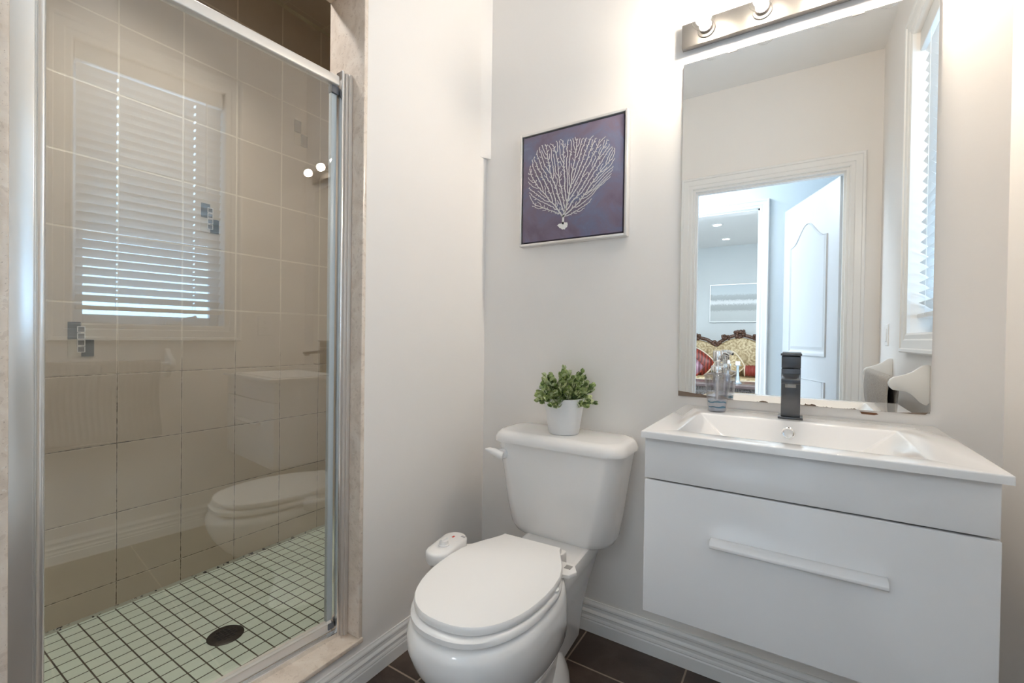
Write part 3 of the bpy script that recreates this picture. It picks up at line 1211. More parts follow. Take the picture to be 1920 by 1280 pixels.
    lathe(b, [(0.019, 0.0), (0.019, -0.008), (0.015, -0.014), (0.0, -0.015)], (0.246, -0.217, .658), 20, axis='y', cap1=False)
    tube(b, [(0.252, -0.232, .654), (0.240, -0.238, .658), (0.222, -0.243, .665), (0.205, -0.246, .670), (0.190, -0.249, .671)], 0.01, 12, rs=[.018, .0175, .0145, .010, .004], flat=.95)
    obj('flush_lever', b, M['plastic'], T, smooth=True)

    # bidet attachment clamped under the seat
    B = empty('bidet_attachment', (0.245, -0.52, .40))
    tag(B, 'white bidet attachment with a round knob beside the toilet seat', 'bidet attachment')
    def pill(y0, y1, hw, zz, k=0.0):
        out = []
        for i in range(32):
            t = 2 * PI * i / 32
            x, y = hw * math.cos(t), hw * math.sin(t)
            y += (y1 - hw) if y >= 0 else (y0 + hw)
            a = math.radians(10)
            xx, yy = x, y + 0.525
            out.append(Vector((0.252 + math.cos(a) * xx - math.sin(a) * yy * -1 * -1, -0.525 + math.sin(a) * xx + math.cos(a) * yy, zz)))
        return out
    b = new_bm()
    loft(b, [pill(-.602, -.450, .034, .423), pill(-.606, -.446, .038, .427), pill(-.607, -.445, .039, .452), pill(-.603, -.449, .035, .458), pill(-.594, -.458, .026, .4595)])
    obj('control_panel', b, M['plastic'], B, smooth=True)
    b = new_bm()
    lathe(b, [(0.016, 0.459), (0.016, 0.463), (0.0135, 0.464), (0.0125, 0.474), (0.0, 0.4745)], (0.256, -0.545, 0), 24, cap1=False)
    box(b, (0.2525, -0.557, .470), (0.2595, -0.533, .479))
    obj('knob', b, M['plastic'], B, smooth=True)
    b = new_bm()
    box(b, (0.241, -0.492, .4594), (0.247, -0.482, .4603))
    obj('red_mark', b, M['red_mark'], B)
    b = new_bm()
    box(b, (0.262, -0.474, .4594), (0.276, -0.466, .4602))
    obj('grey_mark', b, M['grey_mark'], B)
    b = new_bm()
    prism(b, [(0.262, -0.46), (0.33, -0.40), (0.60, -0.385), (0.622, -0.42), (0.612, -0.448), (0.585, -0.455), (0.33, -0.475), (0.262, -0.53)], 'z', .4215, .4325)
    o = obj('mounting_plate', b, M['plastic'], B, bevel=0.002)
    b = new_bm()
    box(b, (0.583, -0.420, .4326), (0.602, -0.400, .4332))
    obj('plate_slot', b, plain('slot_grey', (0.35, 0.34, 0.33), 0.6), B)


toilet()


# ------------------------------------------------------------------ potted plant on the tank lid
def plant():
    px, py, pz = 0.436, -0.125, 0.7392
    P = empty('potted_plant', (px, py, pz))
    tag(P, 'small green leafy plant in a white pot on the toilet tank', 'plant')
    b = new_bm()
    lathe(b, [(0.0, 0.0), (0.050, 0.0), (0.053, 0.003), (0.068, 0.104), (0.0705, 0.118), (0.0715, 0.122), (0.070, 0.1235), (0.067, 0.118), (0.064, 0.104), (0.062, 0.096), (0.0, 0.096)], (px, py, pz), 40, cap0=False, cap1=False)
    obj('pot', b, M['pot'], P, smooth=True)
    b = new_bm()
    lathe(b, [(0.0, 0.0), (0.0618, 0.0), (0.060, 0.006), (0.0, 0.012)], (px, py, pz + .0965), 24, cap0=False, cap1=False)
    obj('soil', b, M['soil'], P, smooth=True)
    rnd = random.Random(11)
    b = new_bm()
    s = new_bm()

    def leaf(base, d, up, ln, wd):
        d = d.normalized()
        side = d.cross(up)
        if side.length < 1e-4:
            return
        side.normalize()
        nrm = side.cross(d).normalized()
        prof = ((0, .12), (.2, .62), (.45, 1.0), (.7, .88), (.9, .45), (1.0, .0))
        L, C, R = [], [], []
        for t, k in prof:
            c = base + d * ln * t + nrm * ln * (0.28 * t * t - 0.06 * math.sin(PI * t))
            C.append(b.verts.new(c))
            if k > 0:
                L.append(b.verts.new(c - side * wd * k + nrm * wd * 0.22 * k))
                R.append(b.verts.new(c + side * wd * k + nrm * wd * 0.22 * k))
        for i in range(len(L) - 1):
            b.faces.new((L[i], C[i], C[i + 1], L[i + 1]))
            b.faces.new((C[i], R[i], R[i + 1], C[i + 1]))
        b.faces.new((L[-1], C[-2], C[-1]))
        b.faces.new((C[-2], R[-1], C[-1]))
    n = 0
    c0 = Vector((px, py, pz + 0.100))
    while n < 96:
        az = rnd.uniform(0, 2 * PI)
        el = math.acos(rnd.uniform(-0.02, 1.0))
        d = Vector((math.sin(el) * math.cos(az), math.sin(el) * math.sin(az), math.cos(el)))
        ln = rnd.uniform(0.080, 0.122) * (1.0 if d.z > 0.35 else 0.9)
        st = c0 + Vector((d.x, d.y, 0)) * rnd.uniform(0.005, 0.045)
        end = st + d * ln
        end = st + Vector((d.x * .72, d.y * .72, d.z)) * ln
        if end.y > -0.012 or (abs(end.x - px) > 0.098):
            continue
        n += 1
        pts = [st, st + d * ln * .5 + Vector((0, 0, 0.008)), end]
        tube(s, pts, 0.0012, 5)
        m = rnd.randint(5, 7)
        for k in range(m):
            t = 0.28 + 0.72 * k / (m - 1)
            p = st.lerp(end, t) + Vector((0, 0, 0.008 * math.sin(PI * t)))
            a0 = k * PI / 2 + rnd.uniform(-.3, .3)
            ax = d.orthogonal().normalized()
            for q in range(2 if k < m - 1 else 4):
                a = a0 + q * (PI if k < m - 1 else PI / 2)
                out = Matrix.Rotation(a, 3, d) @ ax
                dd = (out * (0.9 - 0.45 * t) + d * (0.35 + 0.4 * t))
                sz = rnd.uniform(0.85, 1.2) * (1.0 - 0.35 * max(0, t - .6))
                leaf(p, dd, d, 0.0200 * sz, 0.0088 * sz)
    obj('stems', s, plain('stem_green', srgb(70, 86, 48), 0.6), P)
    obj('foliage', b, M['leaf'], P)


plant()


# ------------------------------------------------------------------ coral picture
def picture():
    x0, x1, z0, z1, y = 0.186, 0.617, 1.426, 1.862, -0.034
    P = empty('framed_picture', ((x0 + x1) / 2, -0.002, (z0 + z1) / 2))
    tag(P, 'square white coral picture in a thin silver frame above the toilet', 'picture')
    t = 0.0085
    b = new_bm()
    for a, c in (((x0, -.002, z0), (x0 + t, y, z1)), ((x1 - t, -.002, z0), (x1, y, z1)), ((x0 + t, -.002, z0), (x1 - t, y, z0 + t)), ((x0 + t, -.002, z1 - t), (x1 - t, y, z1))):
        box(b, a, c)
    obj('frame', b, M['silverframe'], P, bevel=0.001)
    g = 0.006
    b = new_bm(); box(b, (x0 + t, -.003, z0 + t), (x1 - t, -.008, z1 - t)); obj('shadow_gap', b, plain('black_gap', (0.035, 0.03, 0.04), 0.6), P)
    cx0, cx1, cz0, cz1 = x0 + t + g, x1 - t - g, z0 + t + g, z1 - t - g
    b = new_bm(); box(b, (cx0, -.008, cz0), (cx1, y + .003, cz1)); obj('canvas', b, M['canvas'], P, bevel=0.001)
    # sea fan drawn by space colonisation inside its outline
    poly = [(.431, .19), (.30, .25), (.18, .29), (.108, .325), (.084, .416), (.055, .48), (.045, .574), (.060, .71), (.10, .79), (.144, .866), (.21, .914), (.30, .89), (.377, .918), (.46, .89), (.539, .905),
            (.62, .87), (.713, .885), (.77, .83), (.844, .842), (.88, .77), (.928, .727), (.925, .62), (.916, .528), (.892, .47), (.82, .43), (.748, .381), (.73, .33), (.719, .29), (.65, .24), (.60, .209), (.50, .19)]
    pp = np.array(poly)
    rng = np.random.RandomState(5)

    def inside(q):
        x, yv = q[:, 0], q[:, 1]
        r = np.zeros(len(q), bool)
        j = len(pp) - 1
        for i in range(len(pp)):
            xi, yi, xj, yj = pp[i, 0], pp[i, 1], pp[j, 0], pp[j, 1]
            c = ((yi > yv) != (yj > yv)) & (x < (xj - xi) * (yv - yi) / (yj - yi + 1e-12) + xi)
            r ^= c
            j = i
        return r
    A = rng.rand(9000, 2)
    A = A[inside(A)]
    nodes = [np.array([.435, .13]), np.array([.436, .15]), np.array([.437, .17]), np.array([.438, .19])]
    par = [-1, 0, 1, 2]
    step = 0.0095
    kill = 0.0125
    for it in range(160):
        if len(A) == 0:
            break
        Nn = np.array(nodes)
        d2 = ((A[:, None, :] - Nn[None]) ** 2).sum(2)
        near = d2.argmin(1)
        ok = d2.min(1) < (0.30 if it < 14 else 0.055) ** 2
        grow = {}
        for a, k, o in zip(A, near, ok):
            if o:
                v = a - Nn[k]
                grow.setdefault(k, []).append(v / (np.linalg.norm(v) + 1e-9))
        new = 0
        for k, vs in grow.items():
            v = np.sum(vs, 0)
            # fan outwards from the root
            rad = Nn[k] - np.array([.437, .05])
            v = v / (np.linalg.norm(v) + 1e-9) + 0.28 * rad / (np.linalg.norm(rad) + 1e-9) + rng.normal(0, .16, 2)
            v = v / (np.linalg.norm(v) + 1e-9) * step
            q = Nn[k] + v
            if np.min(((Nn - q) ** 2).sum(1)) < (step * .55) ** 2:
                continue
            nodes.append(q); par.append(int(k)); new += 1
        if new == 0:
            break
        Nn = np.array(nodes)
        keep = ((A[:, None, :] - Nn[None]) ** 2).sum(2).min(1) > kill ** 2
        A = A[keep]
    nn = len(nodes)
    wgt = np.ones(nn)
    for i in range(nn - 1, 0, -1):
        wgt[par[i]] += wgt[i]
    rad = 0.00086 + 0.00008 * np.sqrt(np.minimum(wgt, 1500))
    b = new_bm()
    yf, yb = y + .0017, y + .0032

    def XZ(q):
        return Vector((cx0 + q[0] * (cx1 - cx0), 0, cz0 + q[1] * (cz1 - cz0)))
    for i in range(1, nn):
        a, c = XZ(nodes[par[i]]), XZ(nodes[i])
        dv = (c - a)
        if dv.length < 1e-6:
            continue
        dv.normalize()
        s = Vector((-dv.z, 0, dv.x))
        ra, rc = rad[par[i]] if wgt[par[i]] < 5 * wgt[i] else rad[i] * 1.2, rad[i]
        a = a - dv * 0.0005
        q = [a - s * ra, c - s * rc, c + s * rc, a + s * ra]
        f = [b.verts.new((p.x, yf, p.z)) for p in q]
        k = [b.verts.new((p.x, yb, p.z)) for p in q]
        b.faces.new(f)
        for u in range(4):
            w_ = (u + 1) % 4
            b.faces.new((f[u], f[w_], k[w_], k[u]))
    # holdfast blob
    blob = [(.376, .122), (.395, .137), (.42, .138), (.43, .150), (.447, .150), (.452, .142), (.480, .140), (.484, .120), (.478, .098), (.462, .092), (.455, .078), (.44, .083), (.43, .080), (.415, .094), (.40, .098), (.392, .112)]
    f = [XZ(q) for q in blob]
    loft(b, [[Vector((p.x, yb, p.z)) for p in f], [Vector((p.x, yf, p.z)) for p in f]])
    obj('coral_motif', b, M['white_ink'], P)


picture()


# ------------------------------------------------------------------ vanity cabinet, basin top, faucet, mirror, light
VX0, VX1, VY = 0.820, 1.412, -0.486


def vanity():
    V = empty('vanity_cabinet', ((VX0 + VX1) / 2, -0.24, 0.43))
    tag(V, 'white glossy wall-hung vanity cabinet under the basin top', 'vanity cabinet')
    b = new_bm()
    box(b, (VX0 + .001, -.002, .432), (VX0 + .017, VY + .018, .8405)); box(b, (VX1 - .017, -.002, .432), (VX1 - .001, VY + .018, .8405))
    box(b, (VX0 + .017, -.002, .432), (VX1 - .017, VY + .018, .448)); box(b, (VX0 + .017, -.002, .448), (VX1 - .017, -.014, .8405))
    obj('body', b, M['lacquer'], V)
    b = new_bm(); box(b, (VX0 + .017, VY + .022, .448), (VX1 - .017, VY + .030, .838)); obj('gap_shade_sheet', b, M['gap'], V)  # near-black sheet, paints the shade behind the drawer gap
    b = new_bm(); box(b, (VX0, VY, .7445), (VX1 - .002, VY + .0175, .838)); obj('fascia', b, M['lacquer'], V, bevel=0.0015)
    b = new_bm(); box(b, (VX0, VY, .4285), (VX1, VY + .0175, .7405))
    d = obj('drawer', b, M['lacquer'], V, bevel=0.002)
    b = new_bm()
    # square bar pull with slanted top
    prism(b, [(VY, .622), (VY - .022, .622), (VY - .025, .625), (VY - .025, .630), (VY - .018, .637), (VY, .639)], 'x', .966, 1.266)
    obj('handle', b, M['lacquer'], d, bevel=0.001)

    # basin top
    T = empty('basin_top', ((VX0 + VX1) / 2, -0.25, .8425))
    tag(T, 'white ceramic counter with a shallow rectangular basin on the vanity', 'basin')
    X0, X1, Y0, Y1, Z0, Z1 = 0.8150, 1.4205, -0.506, -0.0015, .8415, .857
    RX0, RX1, RY0, RY1 = 0.885, 1.325, -0.452, -0.145          # rim
    BX0, BX1, BY0, BY1, BZ = 0.965, 1.245, -0.405, -0.175, .772    # floor of the basin
    b = new_bm()
    O = [Vector(p) for p in ((X0, Y0, Z1), (X1, Y0, Z1), (X1, Y1, Z1), (X0, Y1, Z1))]
    r0 = [Vector((x, y, Z1)) for x, y in rrect(RX0, RX1, RY0, RY1, .006, 2)]
    r1 = [Vector((x, y, Z1 - .005)) for x, y in rrect(RX0 + .004, RX1 - .004, RY0 + .004, RY1 - .004, .006, 2)]
    r2 = [Vector((x, y, BZ + .006)) for x, y in rrect(BX0, BX1, BY0, BY1, .02, 2)]
    r3 = [Vector((x, y, BZ)) for x, y in rrect(BX0 + .01, BX1 - .01, BY0 + .01, BY1 - .01, .02, 2)]
    vo = [b.verts.new(p) for p in O]
    vr = loft(b, [r0, r1, r2, r3], False, True)
    q = vr[0]
    n = len(q) // 4
    # rrect order: (x1,y1), (x0,y1), (x0,y0), (x1,y0)
    cor = [vo[2], vo[3], vo[0], vo[1]]
    for k in range(4):
        seg = q[k * n:(k + 1) * n]
        for u in range(n - 1):
            b.faces.new((seg[u + 1], seg[u], cor[k]))
        nxt = q[((k + 1) % 4) * n]
        b.faces.new((nxt, seg[-1], cor[k], cor[(k + 1) % 4]))
    lo = [b.verts.new((p.x, p.y, Z0)) for p in O]
    for k in range(4):
        j = (k + 1) % 4
        b.faces.new((vo[j], vo[k], lo[k], lo[j]))
    # underside of the bowl
    loft(b, [[Vector((x, y, Z0)) for x, y in rrect(RX0 - .01, RX1 + .01, RY0 - .01, RY1 + .01, .01, 2)], [Vector((x, y, BZ - .012)) for x, y in rrect(BX0 - .01, BX1 + .01, BY0 - .01, BY1 + .01, .02, 2)]], False, True)
    obj('counter', b, M['ceramic'], T, bevel=0.003, seg=3)
    # overflow ring on the back slope of the basin
    nrm = Vector((0, -(Z1 - BZ), -(RY1 - BY1))).normalized()
    nrm = Vector((0, -0.942, 0.336)).normalized()
    c = Vector((1.104, -0.1575, .826))
    u = Vector((1, 0, 0)); v = nrm.cross(u).normalized()
    b = new_bm()
    rings = []
    for r, h in ((0.0155, -0.004), (0.0155, 0.0025), (0.013, 0.004), (0.0105, 0.003), (0.010, -0.002)):
        rings.append([c + u * r * math.cos(2 * PI * i / 28) + v * r * math.sin(2 * PI * i / 28) + nrm * h for i in range(28)])
    loft(b, rings, False, False)
    obj('overflow_ring', b, M['chrome'], T, smooth=True)
    b = new_bm()
    loft(b, [[c + u * .0103 * math.cos(2 * PI * i / 20) + v * .0103 * math.sin(2 * PI * i / 20) + nrm * h for i in range(20)] for h in (-.004, -.0008)])
    obj('overflow_hole', b, plain('overflow_grey', (0.30, 0.29, 0.28), 0.5), T)
    b = new_bm(); lathe(b, [(0.022, 0), (0.022, .003), (0.016, .006), (0, .0065)], (1.104, -.29, BZ), 24, cap1=False); obj('basin_drain', b, M['chrome'], T, smooth=True)


vanity()


def faucet():
    fx, fy, fz = 1.107, -0.088, .857
    F = empty('faucet', (fx, fy, fz))
    tag(F, 'square gunmetal basin faucet standing behind the basin', 'faucet')
    b = new_bm(); box(b, (fx - .029, fy - .029, fz), (fx + .029, fy + .029, fz + .006)); obj('base_plate', b, M['gunmetal'], F, bevel=0.001)
    b = new_bm(); box(b, (fx - .0225, fy - .0225, fz + .006), (fx + .0225, fy + .0225, fz + .137)); obj('column', b, M['gunmetal'], F, bevel=0.0015)
    b = new_bm()
    prism(b, [(fy - .0225, fz + .108), (fy - .120, fz + .103), (fy - .120, fz + .115), (fy - .0225, fz + .124)], 'x', fx - .0205, fx + .0205)
    s = obj('spout', b, M['gunmetal'], F, bevel=0.0012)
    b = new_bm(); box(b, (fx - .012, fy - .117, fz + .094), (fx + .012, fy - .096, fz + .1035)); obj('aerator', b, M['nickel'], s, bevel=0.001)
    b = new_bm(); box(b, (fx - .0225, fy - .0225, fz + .139), (fx + .0225, fy + .0225, fz + .171))
    h = obj('handle', b, M['gunmetal'], F, bevel=0.001)
    b = new_bm()
    prism(b, [(fy + .024, fz + .171), (fy - .032, fz + .173), (fy - .032, fz + .179), (fy + .024, fz + .177)], 'x', fx - .0245, fx + .0245)
    obj('lever_plate', b, M['gunmetal'], h, bevel=0.001)


faucet()


def soap():
    sx, sy, sz = 0.921, -0.088, .857
    S = empty('soap_dispenser', (sx, sy, sz))
    tag(S, 'clear soap dispenser with a chrome pump on the vanity counter', 'soap dispenser')
    b = new_bm()
    lathe(b, [(0.0, .0005), (0.0235, .0005), (0.025, .004), (0.0365, .104), (0.0365, .108), (0.033, .112), (0.016, .116), (0.016, .119), (0.014, .119), (0.014, .115), (0.031, .110), (0.0335, .106), (0.0335, .103), (0.0288, .061)], (sx, sy, sz), 36, cap0=False, cap1=False)
    obj('bottle', b, M['bottle'], S, smooth=True)
    b = new_bm()
    lathe(b, [(0.0, .0035), (0.0225, .0035), (0.0262, .034), (0.0, .035)], (sx, sy, sz), 32, cap0=False, cap1=False)
    obj('swirled_base', b, M['swirl'], S, smooth=True)
    b = new_bm()
    lathe(b, [(0.0, .040), (0.0265, .040), (0.0285, .060), (0.0, .060)], (sx, sy, sz), 32, cap0=False, cap1=False)
    obj('liquid', b, glass_mat('clear_soap', (0.88, 0.87, 0.88, 1), 0.03), S, smooth=True)
    b = new_bm()
    lathe(b, [(0.018, .116), (0.0185, .118), (0.0185, .134), (0.017, .136), (0.008, .1365), (0.008, .150)], (sx, sy, sz), 28)
    c = obj('collar', b, M['chrome'], S, smooth=True)
    b = new_bm()
    lathe(b, [(0.0125, .148), (0.0135, .150), (0.0135, .178), (0.012, .1805), (0, .181)], (sx, sy, sz), 28, cap1=False)
    tube(b, [(sx, sy, sz + .173), (sx + .016, sy + .014, sz + .173), (sx + .025, sy + .022, sz + .168)], .0055, 10, rs=[.007, .006, .0045])
    obj('pump_head', b, M['chrome'], S, smooth=True)
    b = new_bm(); tube(b, [(sx, sy, sz + .118), (sx, sy, sz + .020)], .0028, 8); obj('dip_tube', b, M['plastic'], S, smooth=True)


soap()


def mirror():
    X0, X1, Z0, Z1 = 0.7925, 1.411, .885, 1.966
    P = empty('wall_mirror', ((X0 + X1) / 2, -.001, (Z0 + Z1) / 2))
    tag(P, 'tall frameless wall mirror with worn lower edge above the basin', 'mirror')
    b = new_bm()
    ch = 0.010
    pts = [(X0, Z0), (X1 - ch, Z0), (X1, Z0 + ch), (X1, Z1), (X0, Z1)]
    box(b, (X0 + .0005, -.0005, Z0 + .003), (X1 - .0005, -.0040, Z1 - .0005))
    obj('backing', b, plain('mirror_backing', (0.35, 0.33, 0.31), 0.6), P)
    b = new_bm()
    prism(b, pts, 'y', -.0042, -.0080)
    obj('glass', b, M['mirror'], P, local=False)
    for cx in (0.936, 1.246):
        b = new_bm()
        box(b, (cx - .013, -.0005, Z1 + .0002), (cx + .013, -.0095, Z1 + .004)); box(b, (cx - .013, -.0082, Z1 - .005), (cx + .013, -.0095, Z1 + .0002))
        obj('clip', b, M['nickel'], P)


mirror()
# chipped brown paint below the mirror
b = new_bm(); prism(b, [(1.268, .8795), (1.304, .8785), (1.308, .8755), (1.299, .8725), (1.272, .8735)], 'y', -.0002, -.0015)
struct(obj('trim_13', b, plain('brown_chip', srgb(118, 78, 52), 0.8)), 'brown chip in the wall paint under the mirror')


def vanity_light():
    L0, L1, Z0, Z1 = 0.790, 1.400, 2.004, 2.080
    V = empty('vanity_light', ((L0 + L1) / 2, -.03, 2.04))
    tag(V, 'brushed nickel bar light with bare bulbs above the mirror', 'wall light')
    b = new_bm()
    box(b, (L0, -.012, Z0), (L1, -.032, Z1))
    obj('bar', b, M['nickel'], V, bevel=0.0015)
    b = new_bm(); box(b, (L0 + .20, -.0005, Z0 + .015), (L1 - .20, -.012, Z1 - .015)); obj('wall_plate', b, M['nickel'], V)
    for k in range(4):
        cx = 0.864 + 0.1535 * k
        cz = 2.042
        b = new_bm(); lathe(b, [(0.0255, -.032), (0.0255, -.038), (0.019, -.041), (0.018, -.056), (0.0, -.056)], (cx, 0, cz), 24, axis='y', cap1=False)
        s = obj('socket', b, M['nickel'], V, smooth=True)
        b = new_bm()
        prof = [(0.012, -.056), (0.014, -.062)]
        R = 0.034
        cyy = -.093
        for i in range(3, 15):
            ph = PI * i / 14
            prof.append((max(1e-4, R * math.sin(ph)), cyy + R * math.cos(ph)))
        lathe(b, prof, (cx, 0, cz), 24, axis='y')
        g = obj('bulb', b, M['bulb_glass'], V, smooth=True)
        b = new_bm(); uvball(b, (cx, -.091, cz), 0.021, n=20, m=12); obj('glowing_core', b, M['bulb'], g, smooth=True)


vanity_light()


# ------------------------------------------------------------------ right wall: outlet, switch, towel rail, towel
def plate(name, yc, zc, label, cat, kind):
    P = empty(name, (XR, yc, zc))
    tag(P, label, cat)
    b = new_bm()
    pts = rrect(yc - .041, yc + .041, zc - .060, zc + .060, .005, 3)
    pin = rrect(yc - .038, yc + .038, zc - .057, zc + .057, .005, 3)
    loft(b, [[Vector((XR, y, z)) for y, z in pts], [Vector((XR - .004, y, z)) for y, z in pts], [Vector((XR - .0065, y, z)) for y, z in pin]])
    obj('cover_plate', b, M['plastic'], P)
    if kind == 'outlet':
        for dz in (-.021, .021):
            b = new_bm()
            prism(b, rrect(yc - .017, yc + .017, zc + dz - .014, zc + dz + .014, .006, 3), 'x', XR - .0065, XR - .0085)
            s = obj('socket_face', b, M['plastic'], P)
            b = new_bm()
            box(b, (XR - .0083, yc - .008, zc + dz), (XR - .0088, yc - .006, zc + dz + .008)); box(b, (XR - .0083, yc + .006, zc + dz), (XR - .0088, yc + .008, zc + dz + .008)); box(b, (XR - .0083, yc - .002, zc + dz - .009), (XR - .0088, yc + .002, zc + dz - .005))
            obj('slots', b, M['near_black'], s)
    else:
        b = new_bm(); box(b, (XR - .0065, yc - .017, zc - .033), (XR - .009, yc + .017, zc + .033)); obj('rocker', b, M['plastic'], P, bevel=0.001)
        b = new_bm()
        for k in range(4):
            box(b, (XR - .0090, yc - .013 + k * .008, zc - .038), (XR - .0066, yc - .009 + k * .008, zc - .036))
        obj('indicator_row', b, M['grey_mark'], P)


plate('wall_outlet', -0.245, 1.120, 'white double power outlet on the right wall beside the window', 'outlet', 'outlet')
plate('light_switch', -1.66, 1.110, 'white wall switch between the window and the doorway', 'switch', 'switch')


def rail():
    Y0, Y1 = -1.50, -0.73
    R = empty('towel_rail', (XR, (Y0 + Y1) / 2, .90))
    tag(R, 'white wooden towel rail with shaped brackets under the window', 'towel rail')
    # bracket outline (distance from wall, height)
    top = [(0.0, .985), (.012, .986), (.022, .983), (.034, .972), (.050, .958), (.068, .948), (.088, .941), (.104, .936)]
    tip = [(.116, .926), (.121, .911), (.117, .896), (.107, .886)]
    bot = [(.090, .884), (.072, .882), (.056, .874), (.042, .860), (.030, .845), (.016, .836), (.008, .834), (.004, .842), (.0, .842)]
    out = top + tip + bot
    for yy in (Y0, Y1):
        b = new_bm()
        prism(b, [(XR - d, z) for d, z in out], 'y', yy - .011, yy + .011)
        obj('bracket', b, M['trim'], R, bevel=0.004)
    b = new_bm()
    tube(b, [(XR - .098, Y0 + .011, .911), (XR - .098, Y1 - .011, .911)], .0095, 14)
    obj('rod', b, M['trim'], R, smooth=True)
    T = None
    # ribbed grey towel over the rod, the front fall longer than the back
    xb = XR - .098
    path = []
    for i in range(16):
        path.append((xb + .017, .62 + (.912 - .62) * i / 15))
    for i in range(1, 8):
        a = PI * i / 8
        path.append((xb + .017 * math.cos(a), .912 + .017 * math.sin(a)))
    for i in range(20):
        path.append((xb - .017 - .006 * math.sin(i * .4), .912 - (.912 - .56) * i / 19))
    b = new_bm()
    ya, yb = Y0 + .06, Y1 - .05
    NY = 150
    rows = []
    for j in range(NY + 1):
        y = ya + (yb - ya) * j / NY
        rib = 0.0016 * math.sin(j * PI / 2.5)
        row = []
        for i, (x, z) in enumerate(path):
            fold = .004 * math.sin(y * 21 + z * 3)
            sgn = -1 if i > 19 else 1
            k = min(1, abs(z - .925) / .1)
            row.append(b.verts.new((x + (fold * k + rib) * sgn, y + .006 * math.sin(z * 14) * k, z - .008 * math.sin(y * 5) * k)))
        rows.append(row)
    for a, c in zip(rows[:-1], rows[1:]):
        for i in range(len(path) - 1):
            b.faces.new((a[i], a[i + 1], c[i + 1], c[i]))
    tag(obj('towel', b, M['towel'], None, smooth=True, solid=.006), 'grey ribbed towel hanging over the white towel rail', 'towel')


rail()


